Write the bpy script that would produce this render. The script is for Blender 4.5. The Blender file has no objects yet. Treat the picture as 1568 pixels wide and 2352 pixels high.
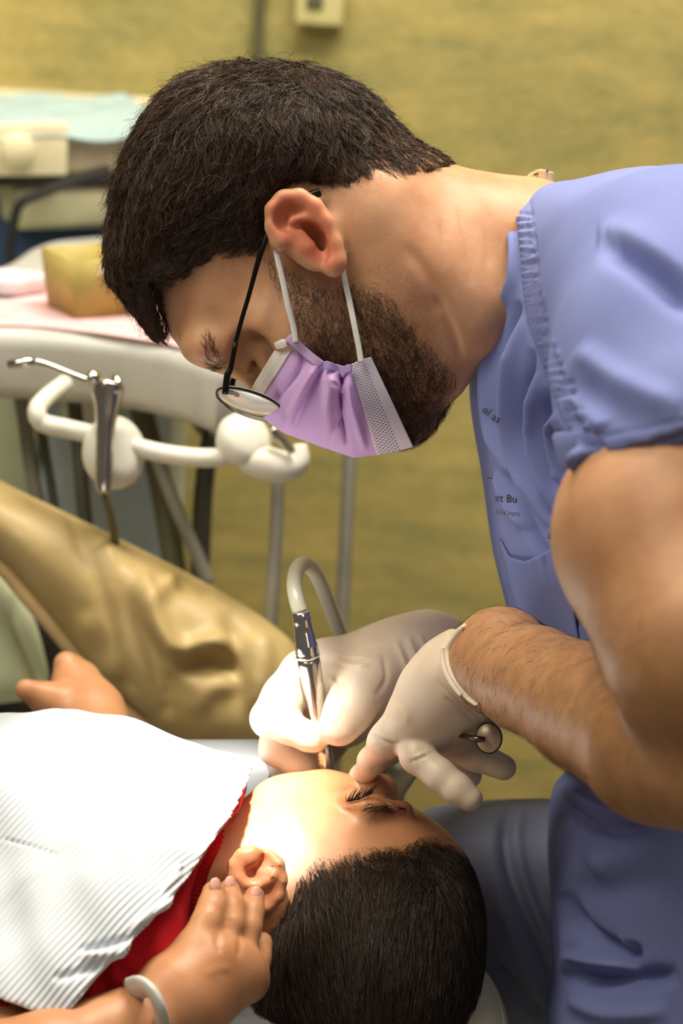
import bpy, math, random
import numpy as np
from mathutils import Matrix, Vector

# ------------------------------------------------------------------ camera, light, exposure
FP = 5130.0                       # focal length in pixels of the 1568x2352 frame
HC, PITCH, ROLL = 1.50, math.radians(18), math.radians(3.5)
_r0 = np.array([1., 0, 0]); _u0 = np.array([0, math.sin(PITCH), math.cos(PITCH)])
C_F = np.array([0, math.cos(PITCH), -math.sin(PITCH)])
C_R = math.cos(ROLL)*_r0 + math.sin(ROLL)*_u0
C_U = -math.sin(ROLL)*_r0 + math.cos(ROLL)*_u0
C_O = np.array([0, 0, HC])
A_CW = np.stack([C_R, C_U, C_F])              # rows: camera x, y, depth in the world

def to_world(v):
    return np.asarray(v, float) @ A_CW + C_O
def to_cam(v):
    return (np.asarray(v, float) - C_O) @ A_CW.T
def P(px, py, d):
    """a pixel of the photograph at a given distance -> metres right / up / away"""
    return np.array([(px-784.0)*d/FP, (1176.0-py)*d/FP, d])
def pix(v):
    v = np.asarray(v)
    return 784+FP*v[:, 0]/v[:, 2], 1176-FP*v[:, 1]/v[:, 2]
def ray(px, py):
    return to_world(P(px, py, 1.0)) - C_O
def on_height(px, py, z):
    r = ray(px, py); return C_O + r*((z-HC)/r[2])
def on_wall(px, py, y):
    r = ray(px, py); return C_O + r*(y/r[1])
UPC = A_CW @ np.array([0, 0, 1.]); BACKC = A_CW @ np.array([0, 1., 0]); RIGHTC = A_CW @ np.array([1., 0, 0])

sc = bpy.context.scene
COL = sc.collection
cam = bpy.data.objects.new('camera', bpy.data.cameras.new('camera'))
COL.objects.link(cam)
cam.matrix_world = Matrix(((C_R[0], C_U[0], -C_F[0], C_O[0]), (C_R[1], C_U[1], -C_F[1], C_O[1]),
                           (C_R[2], C_U[2], -C_F[2], C_O[2]), (0, 0, 0, 1)))
cam.data.sensor_fit = 'AUTO'; cam.data.sensor_width = 36; cam.data.lens = 36*FP/2352
cam.data.clip_start = 0.02
cam.data.dof.use_dof = True; cam.data.dof.focus_distance = 1.355; cam.data.dof.aperture_fstop = 5.6
sc.camera = cam

wd = bpy.data.worlds.new('room_light'); sc.world = wd; wd.use_nodes = True
wd.node_tree.nodes['Background'].inputs[0].default_value = (1.0, 0.90, 0.74, 1)
wd.node_tree.nodes['Background'].inputs[1].default_value = 0.125

def area(name, loc, target, size, power, color):
    l = bpy.data.lights.new(name, 'AREA'); l.shape = 'RECTANGLE'; l.size, l.size_y = size
    l.energy = power; l.color = color
    o = bpy.data.objects.new(name, l); COL.objects.link(o); o.location = loc
    o.rotation_euler = (Vector(target)-Vector(loc)).to_track_quat('-Z', 'Y').to_euler()
    return o
area('unseen_overhead_light', (0.25, 1.80, 2.75), (0.25, 1.81, 0), (1.2, 0.6), 60, (1.0, 0.90, 0.74))
area('unseen_overhead_light', (-1.0, 0.85, 2.75), (-1.0, 0.9, 0), (1.2, 0.6), 30, (1.0, 0.90, 0.70))
area('unseen_overhead_light', (0.9, -0.3, 2.75), (0.9, -0.25, 0), (1.2, 0.6), 9, (1.0, 0.92, 0.80))  # frontal fill added on the camera side, no known fixture
area('unseen_overhead_light', (-1.7, 0.1, 2.75), (-1.7, 0.15, 0), (1.2, 0.6), 14, (1.0, 0.92, 0.78))  # extra light added to brighten the fronts of the left background
# the dental lamp: a narrow beam from above the patient's chest
sp = bpy.data.lights.new('dental_lamp_beam', 'SPOT'); sp.energy = 185; sp.color = (1.0, 0.93, 0.80)
sp.spot_size = math.radians(18); sp.spot_blend = 0.75; sp.shadow_soft_size = 0.035
spo = bpy.data.objects.new('dental_lamp_beam', sp); COL.objects.link(spo)
_lp, _lt = to_world(P(300, -820, 1.05)), to_world(P(425, 1830, 1.42))
spo.location = _lp
spo.rotation_euler = (Vector(_lt)-Vector(_lp)).to_track_quat('-Z', 'Y').to_euler()

sc.view_settings.view_transform = 'Standard'; sc.view_settings.look = 'None'
sc.view_settings.exposure = 0.0; sc.view_settings.gamma = 1.0; sc.view_settings.use_curve_mapping = False

# ------------------------------------------------------------------ materials
def lin(c):
    c = [x/255.0 for x in c]
    return tuple(x/12.92 if x <= 0.04045 else ((x+0.055)/1.055)**2.4 for x in c) + (1.0,)

class Mat:
    def __init__(self, name, rough=0.5, metal=0.0, spec=0.5, sss=0.0, sssr=(1, .4, .25), sscale=0.004):
        self.m = bpy.data.materials.new(name); self.m.use_nodes = True
        self.t = self.m.node_tree; self.n = self.t.nodes; self.l = self.t.links
        self.b = self.n['Principled BSDF']; i = self.b.inputs
        i['Roughness'].default_value = rough; i['Metallic'].default_value = metal
        i['Specular IOR Level'].default_value = spec
        if sss:
            i['Subsurface Weight'].default_value = sss
            i['Subsurface Radius'].default_value = sssr; i['Subsurface Scale'].default_value = sscale
        self.co = self.n.new('ShaderNodeTexCoord').outputs['Object']
    def node(self, t, **kw):
        n = self.n.new(t)
        for k, v in kw.items(): setattr(n, k, v)
        return n
    def noise(self, scale, detail=4, rough=0.55, stretch=None):
        n = self.node('ShaderNodeTexNoise')
        n.inputs['Scale'].default_value = scale; n.inputs['Detail'].default_value = detail
        n.inputs['Roughness'].default_value = rough
        if stretch:
            mp = self.node('ShaderNodeMapping'); mp.inputs['Scale'].default_value = stretch
            self.l.new(self.co, mp.inputs[0]); self.l.new(mp.outputs[0], n.inputs['Vector'])
        else:
            self.l.new(self.co, n.inputs['Vector'])
        return n.outputs['Fac']
    def ramp(self, fac, stops):
        r = self.node('ShaderNodeValToRGB'); e = r.color_ramp.elements
        while len(e) < len(stops): e.new(0.5)
        for k, (p, c) in enumerate(stops): e[k].position = p; e[k].color = c if len(c) == 4 else lin(c)
        self.l.new(fac, r.inputs[0]); return r.outputs[0]
    def mix(self, fac, a, b, mode='MIX'):
        m = self.node('ShaderNodeMix', data_type='RGBA', blend_type=mode)
        for s, v in ((m.inputs[0], fac), (m.inputs[6], a), (m.inputs[7], b)):
            if hasattr(v, 'is_linked'): self.l.new(v, s)
            else: s.default_value = v
        return m.outputs[2]
    def attr(self, name):
        a = self.node('ShaderNodeAttribute'); a.attribute_name = name; return a.outputs['Fac']
    def attrc(self, name):
        a = self.node('ShaderNodeAttribute'); a.attribute_name = name; return a.outputs['Color']
    def math(self, op, a, b=0.0):
        m = self.node('ShaderNodeMath', operation=op)
        for s, v in zip(m.inputs, (a, b)):
            if hasattr(v, 'is_linked'): self.l.new(v, s)
            else: s.default_value = v
        return m.outputs[0]
    def color(self, c):
        if hasattr(c, 'is_linked'): self.l.new(c, self.b.inputs['Base Color'])
        else: self.b.inputs['Base Color'].default_value = c if len(c) == 4 else lin(c)
        return self
    def bump(self, h, strength=0.3, dist=0.001):
        b = self.node('ShaderNodeBump'); b.inputs['Strength'].default_value = strength
        b.inputs['Distance'].default_value = dist
        self.l.new(h, b.inputs['Height']); self.l.new(b.outputs[0], self.b.inputs['Normal']); return self

def plain(name, c, rough=0.5, metal=0.0, spec=0.5, var=0.06, scale=30, **kw):
    m = Mat(name, rough, metal, spec, **kw)
    c0 = tuple(max(0, x*(1-var)) for x in c); c1 = tuple(min(255, x*(1+var)) for x in c)
    m.color(m.ramp(m.noise(scale), [(0.3, c0), (0.7, c1)]))
    return m.m

# ------------------------------------------------------------------ mesh helpers (camera-aligned metres in, world out)
def new_mesh(name, v, faces):
    me = bpy.data.meshes.new(name)
    v = np.asarray(v, np.float32)
    if isinstance(faces, np.ndarray):
        k = faces.shape[1]; nf = len(faces)
        me.vertices.add(len(v)); me.vertices.foreach_set('co', v.ravel())
        me.loops.add(nf*k); me.loops.foreach_set('vertex_index', faces.astype(np.int32).ravel())
        me.polygons.add(nf); me.polygons.foreach_set('loop_start', np.arange(0, nf*k, k, dtype=np.int32))
        me.update(calc_edges=True)
    else:
        me.from_pydata(v.tolist(), [], [list(f) for f in faces]); me.update()
    return me

def mk(name, v, faces, mat, parent=None, world=False, smooth=True, attrs=None, mats=None, fmat=None):
    v = np.asarray(v, float)
    if not world: v = to_world(v)
    if parent is not None: org = np.array(parent['_org'])
    else: org = np.array([(v[:, 0].min()+v[:, 0].max())/2, (v[:, 1].min()+v[:, 1].max())/2, v[:, 2].min()])
    me = new_mesh(name, v-org, faces)
    for m in (mats or [mat]): me.materials.append(m)
    if fmat is not None: me.polygons.foreach_set('material_index', np.asarray(fmat, np.int32))
    if smooth: me.polygons.foreach_set('use_smooth', np.ones(len(me.polygons), bool))
    for k, a in (attrs or {}).items():
        a = np.asarray(a, np.float32)
        if a.ndim == 1:
            at = me.attributes.new(k, 'FLOAT', 'POINT'); at.data.foreach_set('value', a)
        else:
            at = me.attributes.new(k, 'FLOAT_COLOR', 'POINT')
            at.data.foreach_set('color', np.concatenate([a, np.ones((len(a), 1), np.float32)], 1).ravel())
    if world and smooth: me.set_sharp_from_angle(angle=math.radians(40))
    me.update()
    o = bpy.data.objects.new(name, me); COL.objects.link(o)
    if parent is None: o.location = org
    else: o.parent = parent
    o['_org'] = [float(x) for x in org]
    return o
def thing(name, label, cat, at, world=False, group=None):
    at = np.asarray(at, float); at = at if world else to_world(at)
    o = bpy.data.objects.new(name, None); COL.objects.link(o); o.location = at
    o.empty_display_size = 0.05
    o['_org'] = [float(x) for x in at]; o['label'] = label; o['category'] = cat
    if group: o['group'] = group
    return o
def tag(o, label, cat, group=None):
    o['label'] = label; o['category'] = cat
    if group: o['group'] = group
    return o
def struct(o):
    o['kind'] = 'structure'; return o

def catmull(pts, n=8, closed=False):
    p = np.asarray(pts, float); m = len(p); out = []
    rng = range(m) if closed else range(m-1)
    t = np.linspace(0, 1, n, endpoint=False)[:, None]
    for i in rng:
        if closed: a, b, c, d = p[i-1], p[i], p[(i+1) % m], p[(i+2) % m]
        else: a, b, c, d = p[max(i-1, 0)], p[i], p[i+1], p[min(i+2, m-1)]
        out.append(0.5*((2*b)+(c-a)*t+(2*a-5*b+4*c-d)*t**2+(3*b-a-3*c+d)*t**3))
    if not closed: out.append(p[-1:])
    return np.concatenate(out)

def tube(pts, rad, seg=12, smooth_n=0, flat=1.0, up=None):
    """tube through points; flat < 1 squashes it along the second frame axis"""
    p = np.asarray(pts, float); r = np.broadcast_to(np.asarray(rad, float), (len(p),)).copy()
    if smooth_n:
        q = catmull(np.concatenate([p, r[:, None]], 1), smooth_n); p, r = q[:, :3], np.maximum(q[:, 3], 1e-5)
    tg = np.gradient(p, axis=0); tg /= np.linalg.norm(tg, axis=1)[:, None]+1e-12
    u = np.array(up if up is not None else ([0, 0, 1] if abs(tg[0][2]) < 0.9 else [0, 1, 0]), float)
    V, F = [], []
    ang = np.linspace(0, 2*np.pi, seg, endpoint=False)
    for i in range(len(p)):
        u = u-tg[i]*(u@tg[i]); u /= np.linalg.norm(u)
        w = np.cross(tg[i], u)
        V.append(p[i]+r[i]*(np.cos(ang)[:, None]*w+flat*np.sin(ang)[:, None]*u))
    V = np.concatenate(V); n = len(p)
    i = np.arange(n-1)[:, None]*seg; j = np.arange(seg)[None]; j2 = (j+1) % seg
    F = np.stack([i+j, i+j2, i+seg+j2, i+seg+j], -1).reshape(-1, 4).tolist()
    F.append(list(range(seg))[::-1]); F.append(list(range((n-1)*seg, n*seg)))
    return V, F
def join(*parts):
    V, F, o = [], [], 0
    for v, f in parts:
        V.append(np.asarray(v)); F += [[i+o for i in q] for q in (f.tolist() if isinstance(f, np.ndarray) else f)]; o += len(v)
    return np.concatenate(V), F
def box_w(c, s, rz=0, bev=0.0, taper=1.0):
    """bevelled box in the world, base centre c"""
    import bmesh
    bm = bmesh.new(); bmesh.ops.create_cube(bm, size=1)
    for v in bm.verts:
        k = taper if v.co.z > 0 else 1.0
        v.co = Vector((v.co.x*s[0]*k, v.co.y*s[1]*k, (v.co.z+0.5)*s[2]))
    if bev: bmesh.ops.bevel(bm, geom=bm.edges[:], offset=bev, segments=3, affect='EDGES', profile=0.5)
    bm.transform(Matrix.Translation(Vector(c)) @ Matrix.Rotation(rz, 4, 'Z'))
    bm.verts.index_update()
    V = np.array([v.co[:] for v in bm.verts]); F = [[v.index for v in f.verts] for f in bm.faces]; bm.free()
    return V, F
def extrude_w(poly, z0, z1, bev=0.0):
    """upright prism over a world XY outline with a rounded rim"""
    p = np.asarray(poly, float)
    if 0.5*np.sum(p[:, 0]*np.roll(p[:, 1], -1)-np.roll(p[:, 0], -1)*p[:, 1]) < 0: p = p[::-1]
    t = np.roll(p, -1, 0)-np.roll(p, 1, 0); t /= np.linalg.norm(t, axis=1)[:, None]+1e-12; nin = np.stack([-t[:, 1], t[:, 0]], 1)
    prof = [(0, z0), (0, z1)]
    if bev:
        q = np.linspace(0, np.pi/2, 6)
        prof = [(bev*(1-math.sin(a)), z0+bev*(1-math.cos(a))) for a in q]+[(bev*(1-math.cos(a)), z1-bev*(1-math.sin(a))) for a in q]
    n = len(p); V = np.concatenate([np.concatenate([p+nin*o, np.full((n, 1), z)], 1) for o, z in prof])
    F = [[i*n+j, i*n+(j+1) % n, (i+1)*n+(j+1) % n, (i+1)*n+j] for i in range(len(prof)-1) for j in range(n)]
    c0 = len(V); V = np.concatenate([V, [[*p.mean(0), z0], [*p.mean(0), z1]]]); l = (len(prof)-1)*n
    F += [[(j+1) % n, j, c0] for j in range(n)]+[[l+j, l+(j+1) % n, c0+1] for j in range(n)]
    return V, F

# ------------------------------------------------------------------ implicit modelling: smooth unions on a grid, surface nets
def poly_sd(poly, X, Y):
    """signed distance to a closed 2D outline, positive inside"""
    sh = np.broadcast(X, Y).shape
    x = np.broadcast_to(X, sh).ravel(); y = np.broadcast_to(Y, sh).ravel()
    d = np.full(x.shape, 1e9); ins = np.zeros(x.shape, bool)
    p = np.asarray(poly); q = np.roll(p, -1, axis=0)
    for (ax, ay), (bx, by) in zip(p, q):
        ex, ey = bx-ax, by-ay; L = ex*ex+ey*ey+1e-18
        t = np.clip(((x-ax)*ex+(y-ay)*ey)/L, 0, 1)
        d = np.minimum(d, (x-ax-t*ex)**2+(y-ay-t*ey)**2)
        if ay != by:
            c = ((ay > y) != (by > y)) & (x < ax+(y-ay)*ex/ey)
            ins ^= c
    d = np.sqrt(d); return np.where(ins, d, -d).reshape(sh)
def blur2(a, n):
    for _ in range(n):
        b = np.pad(a, 1, mode='edge'); a = (b[:-2, 1:-1]+2*b[1:-1, 1:-1]+b[2:, 1:-1])/4
        b = np.pad(a, 1, mode='edge'); a = (b[1:-1, :-2]+2*b[1:-1, 1:-1]+b[1:-1, 2:])/4
    return a
def smin(a, b, k):
    h = np.maximum(k-np.abs(a-b), 0)/k
    return np.minimum(a, b)-h*h*k*0.25
def smax(a, b, k): return -smin(-a, -b, k)

class SDF:
    def __init__(self, lo, hi, h):
        self.lo = np.array(lo, float); self.h = h
        self.n = np.maximum(np.ceil((np.array(hi)-self.lo)/h).astype(int)+1, 4)
        self.F = np.full(self.n, 0.05, np.float32)
        self.ax = [self.lo[i]+h*np.arange(self.n[i]) for i in range(3)]
    def box(self, lo, hi):
        s = []
        for i in range(3):
            a = int(np.clip(np.floor((lo[i]-self.lo[i])/self.h), 0, self.n[i]))
            b = int(np.clip(np.ceil((hi[i]-self.lo[i])/self.h)+1, 0, self.n[i])); s.append(slice(a, b))
        X = self.ax[0][s[0]][:, None, None]; Y = self.ax[1][s[1]][None, :, None]; Z = self.ax[2][s[2]][None, None, :]
        return tuple(s), X, Y, Z
    def comb(self, s, d, op, k):
        d = d.astype(np.float32)
        if op == 'u': self.F[s] = smin(self.F[s], d, k)
        elif op == 'i': self.F[s] = smax(self.F[s], d, k)
        else: self.F[s] = smax(self.F[s], -d, k)
    def cone(self, a, b, ra, rb, k=0.006, op='u', sq=None, sqdir=None):
        a, b = np.asarray(a, float), np.asarray(b, float); m = max(ra, rb)+k+0.012
        s, X, Y, Z = self.box(np.minimum(a, b)-m, np.maximum(a, b)+m)
        if 0 in [q.stop-q.start for q in s]: return self
        e = b-a; L = e@e+1e-12
        px, py, pz = X-a[0], Y-a[1], Z-a[2]
        t = np.clip((px*e[0]+py*e[1]+pz*e[2])/L, 0, 1)
        qx, qy, qz = px-t*e[0], py-t*e[1], pz-t*e[2]
        if sq:                                   # squash along a direction: sq < 1 makes it flatter there
            n = np.asarray(sqdir, float); n = n/np.linalg.norm(n)
            c = (qx*n[0]+qy*n[1]+qz*n[2])*(1/sq-1)
            qx, qy, qz = qx+c*n[0], qy+c*n[1], qz+c*n[2]
        self.comb(s, np.sqrt(qx*qx+qy*qy+qz*qz)-(ra+(rb-ra)*t), op, k); return self
    def chain(self, pts, k=0.006, op='u', **kw):
        """pts: (px, py, depth, radius in mm)"""
        for p, q in zip(pts[:-1], pts[1:]):
            self.cone(P(*p[:3]), P(*q[:3]), p[3]/1000, q[3]/1000, k, op, **kw)
        return self
    def ell(self, c, r, R=None, k=0.006, op='u'):
        c = np.asarray(c, float); r = np.asarray(r, float); m = r.max()+k+0.012
        s, X, Y, Z = self.box(c-m, c+m)
        if 0 in [q.stop-q.start for q in s]: return self
        x, y, z = X-c[0], Y-c[1], Z-c[2]
        if R is not None:
            R = np.asarray(R); x, y, z = (R[0, 0]*x+R[0, 1]*y+R[0, 2]*z, R[1, 0]*x+R[1, 1]*y+R[1, 2]*z, R[2, 0]*x+R[2, 1]*y+R[2, 2]*z)
        k0 = np.sqrt((x/r[0])**2+(y/r[1])**2+(z/r[2])**2); k1 = np.sqrt((x/r[0]**2)**2+(y/r[1]**2)**2+(z/r[2]**2)**2)+1e-9
        self.comb(s, k0*(k0-1)/k1, op, k); return self
    def inflate(self, poly, d0, zc, W, R, k=0.006, op='u', blur=4, sm=6, shift=0.0):
        """outline (pixels at distance d0) swollen to a rounded body: half depth W, rim radius R"""
        q = np.array([P(a, b, d0)[:2] for a, b in poly]); q = catmull(q, sm, True) if sm else q
        mg = 0.03; wm, zm = float(np.max(W)), (float(np.min(zc)), float(np.max(zc)))
        sl, X, Y, Z = self.box((*(q.min(0)-mg), zm[0]-wm-mg), (*(q.max(0)+mg), zm[1]+wm+mg))
        D = blur2(poly_sd(q, X[:, :, 0], Y[:, :, 0]), blur)+shift
        zc = np.broadcast_to(zc[sl[0], sl[1]] if np.ndim(zc) else zc, D.shape); W = np.broadcast_to(W[sl[0], sl[1]] if np.ndim(W) else W, D.shape)
        e = np.maximum((R-D)/R, 0)[:, :, None]
        f = (np.sqrt(e*e+((Z-zc[:, :, None])/W[:, :, None])**2)-1)*min(R, float(W.min()))
        self.comb(sl, f, op, k); return self
    def pixgrid(self, z=None):
        """pixel position of each grid column at the middle depth"""
        z = z or 0.5*(self.ax[2][0]+self.ax[2][-1])
        return 784+FP*self.ax[0][:, None]/z+0*self.ax[1][None], 1176-FP*self.ax[1][None]/z+0*self.ax[0][:, None]
    def sample(self, p):
        q = (p-self.lo)/self.h; q = np.clip(q, 0, self.n-1.001); i = q.astype(int); f = q-i
        out = 0
        for dx in (0, 1):
            for dy in (0, 1):
                for dz in (0, 1):
                    w = (f[:, 0] if dx else 1-f[:, 0])*(f[:, 1] if dy else 1-f[:, 1])*(f[:, 2] if dz else 1-f[:, 2])
                    out = out+w*self.F[i[:, 0]+dx, i[:, 1]+dy, i[:, 2]+dz]
        return out
    def grad(self, p):
        e = self.h
        return np.stack([(self.sample(p+np.eye(3)[i]*e)-self.sample(p-np.eye(3)[i]*e))/(2*e) for i in range(3)], 1)
    def mesh(self):
        F = self.F; ins = F < 0; n = self.n
        c = np.zeros(n-1, np.int8)
        for dx in (0, 1):
            for dy in (0, 1):
                for dz in (0, 1):
                    c += ins[dx:n[0]-1+dx, dy:n[1]-1+dy, dz:n[2]-1+dz]
        act = (c > 0) & (c < 8); ci = np.argwhere(act)
        idx = np.full(n-1, -1, np.int32); idx[act] = np.arange(len(ci))
        corner = [(a, b, d) for a in (0, 1) for b in (0, 1) for d in (0, 1)]
        val = {o: F[ci[:, 0]+o[0], ci[:, 1]+o[1], ci[:, 2]+o[2]] for o in corner}
        acc = np.zeros((len(ci), 3)); cnt = np.zeros(len(ci))
        for o in corner:
            for ax in range(3):
                if o[ax]: continue
                o2 = list(o); o2[ax] = 1; o2 = tuple(o2)
                a, b = val[o], val[o2]; m = (a < 0) != (b < 0)
                t = np.where(m, a/(a-b+1e-20*(a == b)), 0)
                pt = np.tile(np.array(o, float), (len(ci), 1)); pt[:, ax] += t
                acc += pt*m[:, None]; cnt += m
        V = self.lo+self.h*(ci+acc/np.maximum(cnt, 1)[:, None])
        Q = []
        for ax in range(3):
            s0 = [slice(None)]*3; s1 = [slice(None)]*3; s0[ax] = slice(0, -1); s1[ax] = slice(1, None)
            A, B = ins[tuple(s0)], ins[tuple(s1)]
            e = np.argwhere(A != B); u, w = (ax+1) % 3, (ax+2) % 3
            ok = (e[:, u] > 0) & (e[:, w] > 0) & (e[:, u] < n[u]-1) & (e[:, w] < n[w]-1); e = e[ok]
            fl = A[tuple(e.T)]
            def g(du, dw):
                q = e.copy(); q[:, u] -= du; q[:, w] -= dw; return idx[tuple(q.T)]
            q = np.stack([g(1, 1), g(0, 1), g(0, 0), g(1, 0)], 1)
            q[~fl] = q[~fl][:, ::-1]; Q.append(q)
        return largest(V, np.concatenate(Q))

def largest(V, Q):
    """drop stray islands, keep the one big piece"""
    E = np.concatenate([Q[:, [0, 1]], Q[:, [1, 2]], Q[:, [2, 3]]]); L = np.arange(len(V))
    for _ in range(200):
        m = np.minimum(L[E[:, 0]], L[E[:, 1]]); N = L.copy(); np.minimum.at(N, E[:, 0], m); np.minimum.at(N, E[:, 1], m); np.minimum.at(N, L[E[:, 0]], m); np.minimum.at(N, L[E[:, 1]], m)
        N = N[N]; N = N[N]
        if (N == L).all(): break
        L = N
    k = L == np.bincount(L).argmax(); idx = np.cumsum(k)-1
    return V[k], idx[Q[k[Q[:, 0]]]]

def vnorm(V, Q):
    a, b, c, d = (V[Q[:, i]] for i in range(4))
    n = np.cross(c-a, d-b); N = np.zeros_like(V)
    for i in range(4): np.add.at(N, Q[:, i], n)
    return N/(np.linalg.norm(N, axis=1)[:, None]+1e-12)
def subdiv(V, Q):
    E = np.concatenate([Q[:, [0, 1]], Q[:, [1, 2]], Q[:, [2, 3]], Q[:, [3, 0]]]); k = np.sort(E, 1); n = len(V); m = len(Q)
    u, inv = np.unique(k[:, 0].astype(np.int64)*n+k[:, 1], return_inverse=True); em = (V[u//n]+V[u % n])/2; fc = V[Q].mean(1)
    e = [n+inv[i*m:(i+1)*m] for i in range(4)]; c = n+len(u)+np.arange(m)
    q = np.concatenate([np.stack([Q[:, i], e[i], c, e[i-1]], 1) for i in range(4)])
    return np.concatenate([V, em, fc]), q
def relax(V, Q, it=2, lam=0.5):
    E = np.concatenate([Q[:, [0, 1]], Q[:, [1, 2]], Q[:, [2, 3]], Q[:, [3, 0]]])
    cnt = np.bincount(E.ravel(), minlength=len(V))[:, None]
    for _ in range(it):
        S = np.zeros_like(V)
        for i in range(3): S[:, i] = np.bincount(E[:, 0], V[E[:, 1], i], len(V))+np.bincount(E[:, 1], V[E[:, 0], i], len(V))
        V = V+lam*(S/np.maximum(cnt, 1)-V)
    return V
class Relief:
    """fold map: ridges and hollows drawn as lines over a cloth, in frame coordinates, metres of height"""
    def __init__(self, x0, y0, x1, y1, st=3):
        self.o = (x0, y0); self.st = st
        self.gx = np.arange(x0, x1, st, dtype=float); self.gy = np.arange(y0, y1, st, dtype=float)
        self.M = np.zeros((len(self.gx), len(self.gy)))
    def line(self, pts, w, amp, w2=None, taper=True):
        p = catmull(np.array(pts, float), 6); w2 = w2 or w
        lo, hi = p.min(0)-3*max(w, w2), p.max(0)+3*max(w, w2)
        i0, i1 = np.searchsorted(self.gx, [lo[0], hi[0]]); j0, j1 = np.searchsorted(self.gy, [lo[1], hi[1]])
        X = self.gx[i0:i1, None]; Y = self.gy[None, j0:j1]
        if X.size == 0 or Y.size == 0: return self
        D = np.full((i1-i0, j1-j0), 1e18); S = np.zeros_like(D); n = len(p)-1
        for k in range(n):
            a, e = p[k], p[k+1]-p[k]; t = np.clip(((X-a[0])*e[0]+(Y-a[1])*e[1])/(e@e+1e-9), 0, 1)
            dd = (X-a[0]-t*e[0])**2+(Y-a[1]-t*e[1])**2; m = dd < D
            D = np.where(m, dd, D); S = np.where(m, (k+t)/n, S)
        ww = w+(w2-w)*S
        A = amp*(np.clip(np.minimum(S, 1-S)*5, 0, 1) if taper else 1.0)
        self.M[i0:i1, j0:j1] += A*np.exp(-D/ww**2); return self
    def at(self, px, py):
        x = np.clip((px-self.o[0])/self.st, 0, len(self.gx)-1.01); y = np.clip((py-self.o[1])/self.st, 0, len(self.gy)-1.01)
        i, j = x.astype(int), y.astype(int); f, g = x-i, y-j
        return (self.M[i, j]*(1-f)*(1-g)+self.M[i+1, j]*f*(1-g)+self.M[i, j+1]*(1-f)*g+self.M[i+1, j+1]*f*g)
def vnoise(p, s, seed=0):
    """cheap smooth noise in -1..1"""
    r = np.random.RandomState(seed); out = 0
    for _ in range(5):
        k = r.normal(size=3); k /= np.linalg.norm(k); out = out+np.sin((p@k)*s*r.uniform(.6, 1.7)+r.uniform(0, 6.28))
    return out/3.0
def in_poly(poly, px, py, sm=6, soft=0.0):
    q = catmull(np.array(poly, float), sm, True) if sm else np.array(poly, float)
    lo, hi = q.min(0), q.max(0); s = np.full(px.shape, -1e3)
    m = (px > lo[0]-60) & (px < hi[0]+60) & (py > lo[1]-60) & (py < hi[1]+60)
    s[m] = poly_sd(q, px[m], py[m]); return s

def strands(sdf, roots, flow, length, width, lift, seed=0, steps=5, clump=0, wave=0.0, wfreq=60., col=None, jitter=0.25, clumpf=0.6):
    """hairs as thin tapered ribbons that lie along the implicit surface; returns verts, quads, colour"""
    r = np.random.RandomState(seed); n = len(roots)
    p = roots.copy(); pts = [p.copy()]
    L = length(roots)*r.uniform(0.7, 1.15, n); rnd = r.normal(size=(n, 3))*jitter
    ph = r.uniform(0, 6.28, n)
    tgt = sdf.sample(p)
    for k in range(steps):
        g = sdf.grad(p); gl = np.linalg.norm(g, axis=1)[:, None]+1e-9; nn = g/gl
        d = flow(p)+rnd
        if wave:
            sd = np.cross(nn, d); d = d+sd*(wave*np.sin(ph+wfreq*0.1*k))[:, None]
        d = d-nn*np.sum(d*nn, 1)[:, None]; d /= np.linalg.norm(d, axis=1)[:, None]+1e-9
        p = p+d*(L/steps)[:, None]
        g = sdf.grad(p); gl = np.linalg.norm(g, axis=1)[:, None]+1e-9
        t = (k+1)/steps
        want = lift(roots)*t*(0.5+r.uniform(0, 1, n)*0.8)
        cur = (sdf.sample(p)-tgt)/gl[:, 0]
        p = p+(g/gl)*np.clip(want-cur, -0.006, 0.006)[:, None]
        pts.append(p.copy())
    pts = np.stack(pts, 1)                         # n, steps+1, 3
    if clump:
        ci = r.choice(n, clump, replace=False); cr = roots[ci]; best = np.zeros(n, int)
        for a in range(0, n, 4000):
            D = ((roots[a:a+4000, None]-cr[None])**2).sum(2); best[a:a+4000] = D.argmin(1)
        tt = (np.linspace(0, 1, steps+1)**1.2)[None, :, None]*clumpf*r.uniform(0.5, 1.2, n)[:, None, None]
        pts = pts*(1-tt)+pts[ci[best]]*tt
    tg = np.gradient(pts, axis=1); tg /= np.linalg.norm(tg, axis=2)[:, :, None]+1e-9
    g = r.normal(size=(n, 1, 3)); sd = np.cross(tg, g); sd /= np.linalg.norm(sd, axis=2)[:, :, None]+1e-9
    w = width*np.linspace(1.0, 0.25, steps+1)[None, :, None]*r.uniform(0.7, 1.3, n)[:, None, None]
    V = np.stack([pts-sd*w/2, pts+sd*w/2], 2).reshape(-1, 3)
    b = (np.arange(n)*(steps+1)*2)[:, None]+np.arange(steps)[None]*2
    Q = np.stack([b, b+1, b+3, b+2], -1).reshape(-1, 4)
    c = r.uniform(0, 1, n) if col is None else col(roots, r)
    return V, Q, np.repeat(c, (steps+1)*2)
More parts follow.
